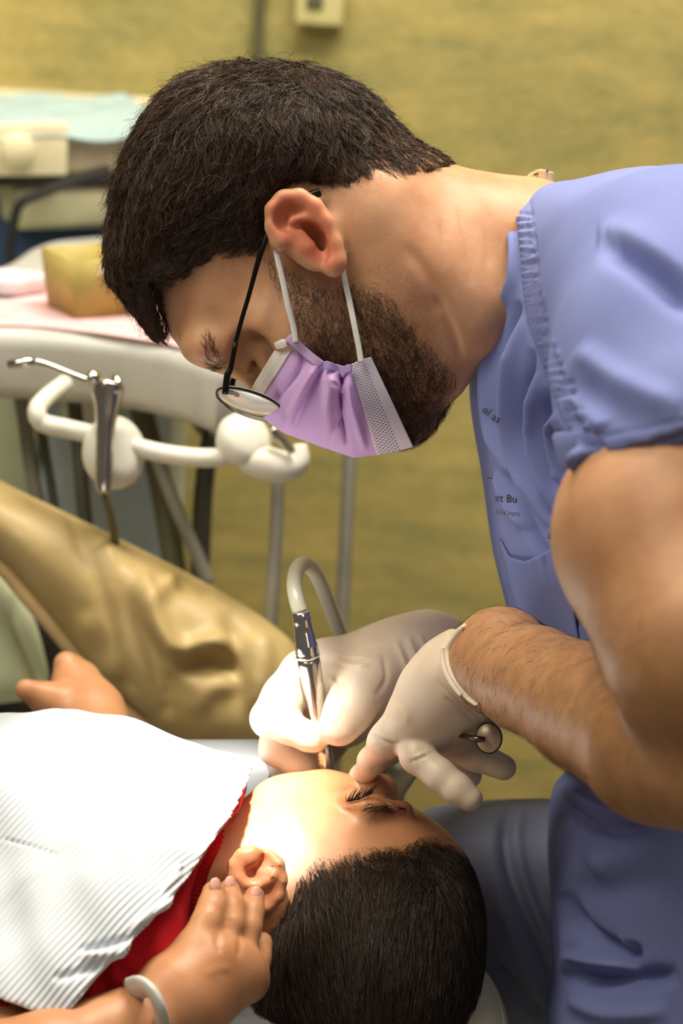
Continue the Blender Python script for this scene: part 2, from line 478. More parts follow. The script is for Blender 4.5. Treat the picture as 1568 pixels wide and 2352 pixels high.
def roots_on(V, Q, n, mask, seed=0):
    """random points on a mesh where mask(px, py, normal, point) is in 0..1 density"""
    r = np.random.RandomState(seed)
    a = np.linalg.norm(np.cross(V[Q[:, 2]]-V[Q[:, 0]], V[Q[:, 3]]-V[Q[:, 1]]), axis=1)
    c = V[Q].mean(1); N = np.cross(V[Q[:, 2]]-V[Q[:, 0]], V[Q[:, 3]]-V[Q[:, 1]]); N /= np.linalg.norm(N, axis=1)[:, None]+1e-12
    px, py = pix(c); a = a*np.clip(mask(px, py, N, c), 0, 1); a /= a.sum()
    f = r.choice(len(Q), n, p=a); u, v = r.uniform(size=(2, n, 1))
    q = V[Q[f]]; return (q[:, 0]*(1-u)+q[:, 1]*u)*(1-v)+(q[:, 3]*(1-u)+q[:, 2]*u)*v
# ------------------------------------------------------------------ the room
YW = 2.70
m = Mat('woven_wall_cloth', rough=0.9, spec=0.15)
big = m.noise(5.0, 3); fine = m.noise(90, 3, 0.6, (1.0, 1.0, 3.0)); mid = m.noise(24, 4, 0.6, (0.35, 1, 1.6))
c = m.ramp(mid, [(0.30, (148, 145, 92)), (0.50, (182, 166, 102)), (0.70, (206, 184, 114))])
c = m.mix(m.math('MULTIPLY', m.ramp(big, [(0.42, (0, 0, 0)), (0.66, (255, 255, 255))]), 0.55), c, lin((128, 134, 84)))
c = m.mix(0.25, c, m.ramp(fine, [(0.35, (132, 124, 80)), (0.65, (210, 192, 128))]))
m.color(c).bump(fine, 0.5, 0.002); M_WALL = m.m
M_FLOOR = plain('grey_vinyl_floor', (120, 112, 96), 0.5)
V, F = box_w((0, YW+0.06, 0), (5.2, 0.12, 2.9)); struct(mk('wall_back', V, F, M_WALL, world=True, smooth=False))
V, F = box_w((0, 1.2, -0.05), (5.2, 4.4, 0.05)); struct(mk('floor', V, F, M_FLOOR, world=True, smooth=False))

M_CREAM = plain('cream_laminate', (222, 214, 178), 0.4)
M_WHITE = plain('white_plastic', (226, 224, 212), 0.35, var=0.03)
M_GREYW = plain('pale_grey_enamel', (190, 190, 186), 0.32, var=0.03)
M_CARTON = plain('gold_carton', (178, 160, 86), 0.6)
M_PINK = plain('pink_tray_paper', (226, 184, 188), 0.8, spec=0.2)
M_STEEL = plain('brushed_steel', (196, 192, 184), 0.22, 1.0, var=0.05, scale=200)
M_CHROME = plain('polished_chrome', (214, 212, 208), 0.12, 1.0, var=0.03)
M_BLACK = plain('black_rubber', (24, 24, 22), 0.5)
M_OLIVE = plain('olive_hose', (92, 90, 66), 0.5)
M_HOSE = plain('grey_hose', (128, 126, 116), 0.45)
M_HOSED = plain('dark_grey_hose', (66, 66, 54), 0.45)
M_CABIN = plain('blue_grey_cabinet_paint', (214, 230, 238), 0.45, var=0.03)
M_GREENP = plain('pale_green_plastic', (204, 212, 176), 0.5, var=0.03)
M_NAVY = plain('navy_cloth', (44, 62, 100), 0.85)
M_AQUA = plain('pale_aqua_towel', (160, 182, 182), 0.9, spec=0.2, var=0.04)
M_TAUPE = plain('taupe_plastic', (168, 158, 130), 0.5)

# wall outlet and the cables that hang on the wall
a = on_wall(735, 15, YW)
o = thing('wall_outlet', 'small cream outlet box on the wall above the man', 'outlet', (a[0], YW, a[2]-0.02), True)
V, F = box_w((a[0], YW-0.014, a[2]-0.020), (0.056, 0.028, 0.085), 0, 0.004); mk('cover', V, F, plain('outlet_cream', (206, 200, 140), 0.5), o, True)
for dz in (0.012, 0.045):
    V, F = box_w((a[0]-0.006, YW-0.029, a[2]+dz-0.012), (0.020, 0.004, 0.016), 0, 0.001); mk('socket', V, F, M_OLIVE, o, True)
pts = [on_wall(x, y, YW-0.012) for x, y in ((620, -260), (606, -80), (596, 20), (592, 110), (588, 300), (586, 640))]
V, F = tube(pts, 0.0062, 10, 6); tag(mk('wall_cable', V, F, M_OLIVE, world=True), 'olive cable running down the wall behind the dark hair', 'cable')

# counter along the wall
zc = on_wall(60, 205, YW)[2]; x0 = on_wall(-900, 300, YW)[0]; x1 = on_wall(470, 300, YW)[0]
o = thing('counter', 'cream counter with raised back ledge along the wall', 'counter', ((x0+x1)/2, YW-0.25, 0), True)
ZT = zc-0.075
V, F = box_w(((x0+x1)/2, YW-0.014, ZT), (x1-x0, 0.024, 0.075), 0, 0.004); mk('back_ledge', V, F, M_CREAM, o, True)
V, F = box_w(((x0+x1)/2, YW-0.212, ZT-0.03), (x1-x0, 0.42, 0.03), 0, 0.004); mk('worktop', V, F, M_CREAM, o, True)
V, F = box_w(((x0+x1)/2, YW-0.20, 0), (x1-x0-0.04, 0.38, ZT-0.03)); mk('cabinet', V, F, M_CREAM, o, True, False)

def on_counter(px, py): return on_height(px, py, ZT)
# stacked gear on the counter
b = on_counter(150, 520); b[1] = max(b[1], 2.30)
rz = math.radians(24)
o = thing('control_box', 'beige control box lying under a pale aqua towel on the counter', 'box', (b[0], b[1], ZT), True)
V, F = box_w((b[0]+0.012, b[1]+0.03, ZT), (0.20, 0.17, 0.045), rz, 0.008); mk('base', V, F, plain('greyish_beige', (176, 172, 140), 0.5), o, True)
V, F = box_w((b[0]-0.005, b[1]+0.02, ZT+0.045), (0.205, 0.175, 0.012), rz, 0.004); mk('shadow_gap_strip', V, F, M_BLACK, o, True)  # black strip stands in for the shadow gap under the housing
V, F = box_w((b[0]-0.014, b[1]+0.01, ZT+0.057), (0.20, 0.17, 0.050), rz, 0.008); mk('housing', V, F, M_TAUPE, o, True)
fx = np.array([math.cos(rz), math.sin(rz)]); fy = np.array([-math.sin(rz), math.cos(rz)])
q = np.array([b[0]-0.014, b[1]+0.01])-fx*0.062-fy*0.089
V, F = box_w((q[0], q[1], ZT+0.058), (0.084, 0.012, 0.052), rz, 0.003); mk('front_panel', V, F, M_CREAM, o, True)
kc = np.array([q[0]-fx[0]*0.01-fy[0]*0.004, q[1]-fx[1]*0.01-fy[1]*0.004, ZT+0.084]); kd = np.array([-fy[0], -fy[1], 0.0])
V, F = tube([kc, kc+kd*0.008, kc+kd*0.012], [0.018, 0.017, 0.012], 20); mk('dial', V, F, M_CREAM, o, True)
# towel lying over the box
gx, gy = np.meshgrid(np.linspace(-0.115, 0.105, 34), np.linspace(-0.095, 0.095, 26), indexing='ij')
hz = ZT+0.1095+0.003*np.sin(gx*60+gy*25)+0.002*np.sin(gy*90)
edge = np.maximum(np.maximum(np.abs(gx)-0.094, np.abs(gy)-0.080), 0); hz = hz-edge*0.9
X = b[0]-0.014+gx*fx[0]+gy*fy[0]; Y = b[1]+0.01+gx*fx[1]+gy*fy[1]
def gridmesh(X, Y, Z):
    n, k = X.shape; V = np.stack([X, Y, Z], -1).reshape(-1, 3)
    i = (np.arange(n-1)[:, None]*k+np.arange(k-1)[None]).ravel()
    return V, np.stack([i, i+k, i+k+1, i+1], 1)
def solid(V, Q, th, dirn=None):
    """give a sheet thickness along its normals"""
    N = vnorm(V, Q) if dirn is None else np.tile(dirn, (len(V), 1)); n = len(V)
    V2 = np.concatenate([V+N*th/2, V-N*th/2])
    E = np.concatenate([Q[:, [0, 1]], Q[:, [1, 2]], Q[:, [2, 3]], Q[:, [3, 0]]])
    key = np.sort(E, 1); u, inv, cnt = np.unique(key[:, 0]*10**7+key[:, 1], return_inverse=True, return_counts=True)
    B = E[cnt[inv] == 1]
    S = np.stack([B[:, 1], B[:, 0], B[:, 0]+n, B[:, 1]+n], 1)
    return V2, np.concatenate([Q, Q[:, ::-1]+n, S])
V, F = solid(*gridmesh(X, Y, hz), 0.004); tag(mk('folded_towel', V, F, M_AQUA, world=True), 'pale aqua towel draped over the beige box on the counter', 'towel')
# hose looping over behind the box
pts = [on_wall(x, y, 2.62) for x, y in ((-160, 380), (-60, 312), (30, 280), (110, 272), (180, 284), (240, 312), (300, 372), (340, 470))]
V, F = tube(pts, 0.0085, 10, 6); tag(mk('suction_hose', V, F, M_HOSE, world=True), 'thick grey hose arching over behind the pale aqua towel', 'hose')
# black cord and folded navy cloth
cb = [on_wall(x, y, b[1]-0.14) for x, y in ((250, 388), (200, 402), (140, 425), (80, 450), (45, 470), (30, 520), (22, 590), (20, 680))]
V, F = tube(cb, 0.0050, 8, 6); tag(mk('black_cord', V, F, M_BLACK, world=True), 'black cord running across the beige box on the counter', 'cord')
e = on_counter(120, 560)
r = np.random.RandomState(3)
gx, gy = np.meshgrid(np.linspace(-0.16, 0.16, 40), np.linspace(-0.12, 0.06, 26), indexing='ij')
hz = ZT+0.012+0.010*np.abs(np.sin(gx*22+gy*12))+0.007*np.sin(gy*45+1)
hz = np.where(gy < -0.085, hz-(-0.085-gy)*3.2, hz)
V, F = solid(*gridmesh(on_wall(110, 500, 2.35)[0]+gx, 2.355+gy, hz), 0.005)
tag(mk('navy_cloth', V, F, M_NAVY, world=True), 'crumpled navy cloth on the counter edge behind the tray', 'cloth')

# ------------------------------------------------------------------ instrument tray of the dental unit
ZTR = to_world(P(250, 768, 1.84))[2]
out = [(-420, 790), (-300, 690), (-120, 640), (0, 602), (58, 566), (110, 549), (180, 541), (260, 537), (400, 540), (560, 560), (640, 610),
       (640, 690), (600, 770), (520, 836), (420, 810), (300, 782), (150, 766), (0, 758), (-200, 768)]
pl = np.array([on_height(x, y, ZTR)[:2] for x, y in out]); pl = catmull(pl, 5, True)
tr = thing('instrument_tray', 'large white rounded dental instrument tray with pink liner', 'tray', (*pl.mean(0), ZTR-0.05), True)
V, F = extrude_w(pl, ZTR-0.062, ZTR, 0.016); mk('tray_body', V, F, M_GREYW, tr, True)
cen = pl.mean(0)
ln = [(-380, 770), (-200, 722), (-60, 700), (60, 680), (112, 640), (300, 610), (560, 640), (560, 740), (500, 812), (380, 790), (240, 768), (100, 752), (0, 748), (-200, 756)]
q2 = np.array([on_height(x, y, ZTR+0.001)[:2] for x, y in ln]); q2 = catmull(q2, 4, True)
V, F = extrude_w(q2, ZTR+0.0003, ZTR+0.0016); mk('pink_liner', V, F, M_PINK, tr, True, False)['label'] = 'pink paper liner'
# support arm of the tray, behind
V, F = tube([(cen[0], cen[1], ZTR-0.05), (cen[0], cen[1], ZTR-0.12), (cen[0]-0.05, cen[1]+0.25, ZTR-0.16), (cen[0]-0.1, 2.32, ZTR-0.18)], 0.022, 14, 5)
mk('support_arm', V, F, M_WHITE, tr, True)
# carton with flaring sides
f0 = on_height(178, 731, ZTR+0.002); f1 = on_height(335, 716, ZTR+0.002)
ux = (f1-f0)[:2]; wdt = np.linalg.norm(ux); ux /= wdt; uy = np.array([-ux[1], ux[0]])
H = 0.050; fl = 0.005; dp = 0.05
def cor(s, t, z, k): p = f0[:2]+ux*(s*(wdt+2*k)-k)+uy*(t*(dp+2*k)-k); return (p[0], p[1], ZTR+0.002+z)
ct = thing('carton', 'open gold carton standing on the pink tray liner', 'box', cor(.5, .5, 0, 0), True)
def wallq(a, b, name):
    V = [cor(*a, 0, 0), cor(*b, 0, 0), cor(*b, H, fl), cor(*a, H, fl)]
    V = np.array(V); Q = np.array([[0, 1, 2, 3]]); mk(name, *solid(V, Q, 0.003), M_CARTON, ct, True, False)
wallq((0, 0), (1, 0), 'side_panel'); wallq((1, 0), (1, 1), 'side_panel'); wallq((1, 1), (0, 1), 'side_panel'); wallq((0, 1), (0, 0), 'side_panel')
V = np.array([cor(0, 0, 0.002, 0), cor(1, 0, 0.002, 0), cor(1, 1, 0.002, 0), cor(0, 1, 0.002, 0)]); mk('bottom', *solid(V, np.array([[0, 1, 2, 3]]), 0.003), M_CARTON, ct, True, False)
a1, a2 = np.array(cor(0.30, 0.02, 0.042, 0.008)), np.array(cor(1.0, 0.0, 0.030, 0.008))
a1[1] -= 0.004; a2[1] -= 0.004
V, F = tube([a1, a2], 0.0045, 8); mk('white_flap_edge', V, F, M_CREAM, ct, True)
g = on_height(18, 676, ZTR)
gz = [(g[0]+0.030*math.cos(t)*(1+.25*math.sin(3*t)), g[1]+0.02*math.sin(t)) for t in np.linspace(0, 6.28, 18)[:-1]]
V, F = extrude_w(np.array(gz), ZTR+0.002, ZTR+0.020, 0.007); tag(mk('gauze_wad', V, F, plain('white_gauze', (222, 214, 222), 0.9), world=True), 'crumpled white gauze lying at the left of the tray', 'gauze')

# ------------------------------------------------------------------ holder bar with syringe
D1 = 1.74
hb = thing('handpiece_holder', 'white curved handpiece holder bar hanging below the tray', 'holder', P(260, 1060, D1))
V, F = tube([P(150, 880, 1.80), P(105, 915, 1.77), P(84, 945, D1), P(100, 972, D1), P(150, 984, D1), P(230, 1003, D1), P(330, 1032, D1), P(400, 1046, D1), P(470, 1052, D1), P(520, 1046, D1), P(575, 1020, D1)],
           [.0072]*3+[.0075]*8, 14, 6); mk('bar', V, F, M_WHITE, hb)
n = np.array([0.55, 0.1, -0.83]); n /= np.linalg.norm(n)
def disc(c, n, prof, seg=28):
    n = np.asarray(n, float)/np.linalg.norm(n); return tube([c+n*z for z, r in prof], [r for z, r in prof], seg)
c = P(262, 1040, D1)
V, F = disc(c, n, [(-.014, .017), (-.012, .022), (-.004, .0255), (.004, .0255), (.011, .022), (.014, .012), (.0145, .001)])
V = c+(V-c)*np.array([1, 1.12, 1]); mk('holder_disc', V, F, M_WHITE, hb)
c = P(560, 1010, D1)
V, F = disc(c, np.array([0.5, 0.35, -0.8]), [(-.016, .012), (-.012, .019), (-.002, .0225), (.006, .021), (.011, .014), (.012, .001)]); mk('holder_disc', V, F, M_WHITE, hb)
V, F = tube([P(560, 1050, D1), P(600, 1062, D1), P(650, 1072, D1), P(686, 1060, D1), P(690, 1020, D1)], [.012, .0135, .0125, .009, .005], 16, 5); mk('holder_cup', V, F, M_WHITE, hb)
V, F = tube([P(640, 1010, D1-.012), P(625, 985, D1-.012), P(640, 1000, D1-.012), P(672, 1040, D1-.012)], .0035, 8, 4); mk('cup_clip', V, F, M_STEEL, hb)
# air water syringe
D2 = 1.715
sy = thing('air_water_syringe', 'steel air and water syringe standing in the holder bar', 'syringe', P(240, 1135, D2))
V, F = tube([P(252, 872, D2), P(250, 880, D2), P(247, 905, D2), P(246, 930, D2), P(243, 965, D2), P(241, 1010, D2), P(239, 1060, D2), P(237, 1105, D2), P(238, 1134, D2)],
           [.009, .0125, .0122, .0105, .0082, .0072, .0070, .0066, .004], 16, 3); mk('barrel', V, F, M_STEEL, sy)
V, F = tube([P(216, 872, D2-.012), P(216, 866, D2-.016), P(222, 862, D2-.018)], [.006, .006, .0045], 12); mk('tip_nut', V, F, M_CHROME, sy)
V, F = tube([P(214, 878, D2-.01), P(170, 862, D2-.01), P(110, 838, D2-.01), P(78, 829, D2-.01)], .0024, 10, 3); mk('nozzle', V, F, M_STEEL, sy)
V, F = tube([P(80, 830, D2-.01), P(50, 833, D2-.01), P(18, 838, D2-.01)], .0037, 10); mk('nozzle_tip', V, F, M_CHROME, sy)
V, F = tube([P(266, 866, D2), P(268, 884, D2-.004), P(262, 905, D2-.008)], [.004, .005, .003], 10, 3); mk('trigger', V, F, M_CHROME, sy)
V, F = tube([P(239, 1125, D2+.005), P(250, 1170, D2+.01), P(262, 1225, D2+.03), P(272, 1320, D2+.08)], .0033, 8, 4); mk('hose', V, F, M_OLIVE, sy)

# hanging hoses of the unit
for nm, lb, mt, r, dd, pp in [
    ('hanging_hose', 'leftmost grey hose hanging below the tray', M_HOSE, .0062, 1.92, [(40, 880), (55, 960), (66, 1040), (84, 1140), (110, 1260)]),
    ('hanging_hose', 'thin dark hose hanging left of the syringe under the bar bend', M_HOSED, .0042, 1.92, [(92, 960), (104, 1040), (116, 1110), (130, 1200)]),
    ('hanging_hose', 'thick dark olive hose hanging between bar bend and syringe', M_HOSED, .0064, 1.90, [(166, 890), (174, 960), (184, 1060), (192, 1160), (205, 1280)]),
    ('hanging_hose', 'wide dark olive hose slanting down right of the white disc', M_OLIVE, .0105, 1.96, [(310, 880), (335, 980), (362, 1080), (385, 1200), (405, 1340)]),
    ('hanging_hose', 'grey hose slanting from the disc to the tan chair', M_HOSE, .0060, 1.90, [(352, 1030), (375, 1090), (410, 1180), (450, 1270), (480, 1340)]),
    ('hanging_hose', 'dark olive hose curving down left of the right holder', M_HOSED, .0085, 1.94, [(540, 880), (500, 960), (478, 1040), (466, 1150), (460, 1290), (458, 1360)]),
    ('hanging_hose', 'thin pale hose looping below the right edge of the tray', M_HOSE, .0038, 1.94, [(410, 890), (432, 945), (462, 990), (500, 1022), (545, 1030)]),
    ('hanging_hose', 'grey hose hanging straight down from the right holder cup', M_HOSE, .0056, 1.80, [(640, 1080), (638, 1120), (634, 1220), (628, 1320), (622, 1420), (615, 1560)]),
    ('hanging_hose', 'rightmost grey hose hanging below the purple mask', M_HOSE, .0064, 2.05, [(806, 980), (802, 1080), (796, 1200), (790, 1320), (784, 1440), (776, 1620)]),
    ('hanging_hose', 'dark hose low behind the gloved finger and white paper', M_HOSED, .0045, 1.80, [(850, 1600), (868, 1680), (884, 1730), (900, 1780), (915, 1850)])]:
    q_ = [P(x, y, dd) for x, y in pp]
    if pp[-1][1] > 1600: g_ = to_world(q_[-1]); q_ += [to_cam(g_*np.array([1, 1, .5])), to_cam(g_*np.array([1, 1, 0])+np.array([0, 0, r]))]
    V, F = tube(q_, r, 10, 6)
    tag(mk(nm, V, F, mt), lb, 'hose', 'hoses of the dental unit')

# unit cabinet post and side cabinet
YC = 2.05
a0, a1 = on_wall(92, 1100, YC), on_wall(392, 1100, YC)
V, F = box_w(((a0[0]+a1[0])/2, YC+0.09, 0), (a1[0]-a0[0], 0.18, ZTR-0.075), 0, 0.006)
o = thing('unit_cabinet', 'blue grey cabinet of the dental unit under the tray', 'cabinet', ((a0[0]+a1[0])/2, YC, 0), True)
mk('cabinet_body', V, F, M_CABIN, o, True)
zz = on_wall(200, 1500, YC)[2]
V, F = box_w(((a0[0]+a1[0])/2, YC-0.006, 0.12), (a1[0]-a0[0]-0.02, 0.012, zz-0.12), 0, 0.003); mk('door', V, F, M_CABIN, o, True)
b0 = on_wall(-500, 1000, 2.06); b1 = on_wall(84, 1000, 2.06)
V, F = box_w(((b0[0]+b1[0])/2, 2.06+0.09, 0), (b1[0]-b0[0], 0.18, ZTR-0.06), 0, 0.006)
o = thing('storage_cabinet', 'pale green cabinet left of the blue grey unit cabinet', 'cabinet', ((b0[0]+b1[0])/2, 2.06, 0), True)
mk('cabinet_body', V, F, M_GREENP, o, True)
V, F = box_w(((b0[0]+b1[0])/2, 2.06-0.006, 0.1), (b1[0]-b0[0]-0.03, 0.012, 0.4), 0, 0.003); mk('drawer', V, F, M_GREENP, o, True)

# ------------------------------------------------------------------ tan vinyl chair beyond the patient
m = Mat('tan_vinyl', rough=0.46, spec=0.4)
c = m.ramp(m.noise(14, 3), [(0.3, (166, 142, 90)), (0.7, (190, 168, 118))]); m.color(c).bump(m.noise(260, 2), 0.12, 0.0006); M_TAN = m.m
DT = 1.78
poly = [(-260, 960), (0, 1103), (120, 1162), (250, 1225), (400, 1300), (520, 1366), (620, 1430), (700, 1510), (760, 1640), (740, 1760), (600, 1760), (440, 1740), (330, 1660), (240, 1575), (130, 1440), (0, 1292), (-260, 1080)]
lo, hi = P(-240, 1800, DT), P(800, 1000, DT)
s = SDF((lo[0], lo[1], DT-0.09), (hi[0], hi[1], DT+0.09), 0.0045)
s.inflate(poly, DT, DT, 0.055, 0.045, blur=3)
V, Q = s.mesh(); V = relax(V, Q, 2); N = vnorm(V, Q); px, py = pix(V)
R = Relief(-300, 900, 900, 1900)
R.line([(165, 1185), (185, 1250), (225, 1340), (260, 1440), (280, 1530), (300, 1580)], 9, -0.0046, taper=False)   # seam
R.line([(205, 1200), (260, 1290), (330, 1400), (400, 1490), (470, 1600)], 22, 0.0117)
R.line([(240, 1240), (300, 1370), (350, 1500), (370, 1620)], 16, -0.0078)
R.line([(330, 1300), (340, 1370), (390, 1470), (410, 1500)], 18, 0.0104)
R.line([(410, 1310), (360, 1370), (350, 1400)], 16, 0.0078)
R.line([(480, 1330), (560, 1380), (640, 1440), (690, 1500)], 16, 0.0091)
R.line([(400, 1350), (450, 1330), (490, 1360)], 22, -0.0104)
R.line([(415, 1500), (470, 1480), (540, 1480)], 20, 0.0117)
R.line([(410, 1545), (470, 1520), (550, 1540)], 24, -0.0156)
R.line([(520, 1400), (545, 1480), (545, 1560), (560, 1640)], 22, -0.0078)
R.line([(400, 1540), (385, 1600), (380, 1650)], 14, -0.0078)
R.line([(590, 1450), (600, 1540), (570, 1640)], 26, 0.0078)
R.line([(440, 1640), (500, 1570), (545, 1590)], 20, 0.0065)
R.line([(200, 1400), (210, 1500), (280, 1560)], 26, 0.0052)
R.line([(-100, 1230), (30, 1330), (140, 1460), (250, 1580), (340, 1660)], 7, -0.0039, taper=False)
V = V+N*(R.at(px, py)*np.clip(-N[:, 2]*1.5, 0, 1))[:, None]
V = relax(V, Q, 1)
ch = thing('treatment_chair', 'tan wrinkled vinyl chair standing behind the patient', 'chair', to_world(P(300, 1700, DT))*np.array([1, 1, 0]), True)
mk('backrest', V, Q, M_TAN, ch)
V, F = tube([P(x, y, DT-.02) for x, y in ((-160, 1160), (0, 1300), (60, 1370), (130, 1452), (240, 1585), (330, 1665), (440, 1745))], .006, 10, 5); mk('piping', V, F, plain('tan_piping', (190, 162, 116), 0.45), ch)
pb = to_world(P(330, 1900, DT+.05)); V, F = box_w((pb[0], pb[1], 0), (0.30, 0.20, max(0.2, pb[2])), 0, 0.03); mk('pedestal', V, F, M_GREYW, ch, True)
# dark upholstered seat side seen through the gap, and the pale green side panel
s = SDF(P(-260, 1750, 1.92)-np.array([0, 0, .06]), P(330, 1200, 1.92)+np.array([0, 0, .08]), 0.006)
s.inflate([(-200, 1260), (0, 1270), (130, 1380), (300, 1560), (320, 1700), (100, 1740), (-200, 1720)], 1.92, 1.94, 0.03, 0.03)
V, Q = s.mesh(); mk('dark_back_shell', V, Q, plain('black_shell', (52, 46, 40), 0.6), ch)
s = SDF(P(-260, 1720, 1.86)-np.array([0, 0, .06]), P(160, 1250, 1.86)+np.array([0, 0, .06]), 0.004)
s.inflate([(-220, 1260), (-20, 1290), (40, 1350), (80, 1430), (104, 1520), (112, 1580), (60, 1610), (-220, 1600)], 1.86, 1.865, 0.03, 0.03)
V, Q = s.mesh(); V = relax(V, Q, 2); N = vnorm(V, Q); px, py = pix(V)
R = Relief(-300, 1200, 300, 1700).line([(30, 1370), (50, 1450), (85, 1540), (96, 1570)], 12, -.005)
V = V+N*R.at(px, py)[:, None]
tag(mk('storage_bin', V, Q, M_GREENP), 'pale green rounded bin at the left behind the patient', 'bin')
# ------------------------------------------------------------------ skin, hair, cloth materials
def skin_mat(name, base, dark, warm, stub=True, rough=0.48):
    m = Mat(name, rough=rough, spec=0.4, sss=0.16, sssr=(1.0, 0.35, 0.2), sscale=0.006)
    c = m.ramp(m.noise(38, 5, 0.6), [(0.30, dark), (0.62, base)])
    c = m.mix(m.math('MULTIPLY', m.noise(170, 3), 0.22), c, lin(warm))
    c = m.mix(m.attr('red'), c, lin((216, 112, 84)))
    if stub: c = m.mix(m.math('MULTIPLY', m.attr('stubble'), m.ramp(m.noise(900, 2), [(0.35, (90, 90, 90)), (0.6, (230, 230, 230))])), c, lin((70, 52, 42)))
    if stub: c = m.mix(m.attr('tan'), c, m.ramp(m.noise(60, 5, .65), [(.3, (142, 100, 62)), (.7, (172, 126, 82))]))
    m.color(c); m.bump(m.noise(700, 3), 0.18, 0.0006); return m.m
M_SKIN = skin_mat('fair_tanned_skin', (202, 155, 118), (180, 130, 94), (208, 140, 108))
M_ARM = M_SKIN
def hair_mat(name, c0, c1, rough=0.5):
    m = Mat(name, rough=rough, spec=0.35)
    c = m.ramp(m.attr('tone'), [(0.0, c0), (0.93, c1), (0.985, c1), (1.0, (130, 100, 78))])
    m.color(c); return m.m
M_HAIR = hair_mat('dark_brown_hair', (24, 16, 11), (82, 58, 42))
M_BHAIR = hair_mat('black_brown_hair', (28, 20, 15), (66, 50, 38))

m = Mat('periwinkle_scrub_cotton', rough=0.85, spec=0.15)
wv = m.noise(1400, 2, 0.5); c = m.ramp(m.noise(9, 4), [(0.3, (110, 120, 175)), (0.7, (128, 138, 192))])
c = m.mix(0.12, c, m.ramp(wv, [(0.3, (90, 100, 156)), (0.7, (142, 154, 212))])); m.color(c).bump(wv, 0.12, 0.0005); M_SCRUB = m.m
m = Mat('grey_blue_trouser_cotton', rough=0.85, spec=0.15)
c = m.ramp(m.noise(11, 4), [(0.3, (112, 118, 144)), (0.7, (132, 138, 164))]); m.color(c).bump(m.noise(1200, 2), 0.12, 0.0005); M_TROUS = m.m
m = Mat('latex_glove', rough=0.42, spec=0.45, sss=0.25, sssr=(1.0, 0.75, 0.55), sscale=0.006)
c = m.ramp(m.noise(26, 4), [(0.3, (214, 194, 172)), (0.7, (232, 216, 198))]); m.color(c).bump(m.noise(160, 4, 0.6), 0.16, 0.0012); M_GLOVE = m.m

# ================================================================== the dentist
DH = 1.425                                   # depth of the middle of the head
man = thing('person', 'man in blue scrubs with purple mask and glasses bending over the patient', 'person',
            to_world(P(1500, 2300, 1.55))*np.array([1, 1, 0])+np.array([0, 0, 0.42]), True)
head_poly = [(352, 640), (366, 705), (396, 778), (440, 823), (482, 851), (520, 862), (548, 874), (575, 896), (598, 930), (640, 958), (700, 984),
             (760, 1006), (820, 1024), (880, 1030), (938, 1026), (985, 1000), (1018, 952), (1034, 900), (1042, 852), (1085, 834), (1150, 850), (1330, 900),
             (1420, 800), (1400, 520), (1260, 430), (1200, 410), (1130, 399), (1050, 383), (975, 345), (905, 290), (845, 238), (760, 196), (680, 176),
             (600, 174), (520, 186), (450, 224), (392, 285), (348, 365), (322, 450), (318, 530), (332, 600)]
hs = SDF((P(225, 0, DH)[0], -0.215, 0.985), (0.265, P(0, 110, DH)[1], 1.67), 0.0021)
gx, gy = hs.pixgrid(DH)
# half width over the head: broad skull, narrower face, neck
cw = np.array([(620, 360, 76), (430, 420, 73), (850, 400, 74), (420, 700, 62), (560, 860, 50), (700, 800, 66), (880, 800, 62), (960, 980, 44), (760, 980, 44),
               (760, 620, 70), (1000, 560, 60), (1150, 620, 60), (1320, 660, 66)], float)
w = 1.0/(((gx[..., None]-cw[:, 0])**2+(gy[..., None]-cw[:, 1])**2)+60.0**2)**1.3
Wd = (w*cw[:, 2]).sum(-1)/w.sum(-1)/1000
hs.inflate(head_poly, DH, DH, Wd, 0.062, blur=6)
near = lambda dz: DH-dz
# cheekbone, brow, temple hollow, eye socket, jaw edge, neck muscle
hs.ell(P(640, 745, near(.056)), (.022, .016, .012), k=0.02)
hs.ell(P(492, 800, near(.036)), (.020, .012, .016), k=0.016)
hs.ell(P(520, 690, near(.078)), (.028, .028, .012), k=0.02, op='s')
hs.ell(P(580, 818, near(.050)), (.0125, .0150, .0200), k=0.008, op='s')
hs.cone(P(570, 776, near(.0395)), P(560, 850, near(.0300)), .0044, .0036, k=0.004)  # upper lid
hs.cone(P(576, 776, near(.0400)), P(606, 830, near(.0350)), .0050, .0044, k=0.004)  # lower lid
hs.cone(P(612, 800, near(.0430)), P(622, 850, near(.0380)), .0050, .0040, k=0.008)
hs.cone(P(900, 690, near(.050)), P(1020, 850, near(.034)), .018, .014, k=0.03)    # jaw line
hs.cone(P(860, 520, near(.054)), P(1090, 720, near(.050)), .020, .016, k=0.035)   # neck muscle
# ear: shell, helix rim, antihelix, concha, tragus, lobe
E = lambda x, y, o: P(x, y, near(.066+o))
hs.ell(E(698, 528, .011), (.0178, .0285, .0075), R=np.array([[.79, .61, 0], [-.61, .79, 0], [0.0, 0, 1.]]), k=0.005)
for a, b in zip([(640, 560), (628, 520), (628, 482), (652, 456), (688, 453), (722, 474), (748, 512), (766, 560), (772, 598)],
                [(628, 520), (628, 482), (652, 456), (688, 453), (722, 474), (748, 512), (766, 560), (772, 598), (766, 612)]):
    hs.cone(E(*a, .016), E(*b, .017), .0052, .0052, k=0.003)
hs.ell(E(766, 604, .014), (.0068, .0088, .0058), k=0.005)
hs.ell(E(668, 503, .0235), (.0110, .0100, .0120), k=0.003, op='s')
hs.cone(E(660, 480, .0225), E(735, 535, .0225), .0042, .0040, k=0.0025, op='s')
hs.cone(E(735, 535, .0225), E(748, 585, .0215), .0032, .0028, k=0.003, op='s')
for a, b in zip([(676, 510), (706, 508), (732, 536), (742, 572)], [(706, 508), (732, 536), (742, 572), (748, 596)]):
    hs.cone(E(*a, .0145), E(*b, .0160), .0042, .0045, k=0.003)
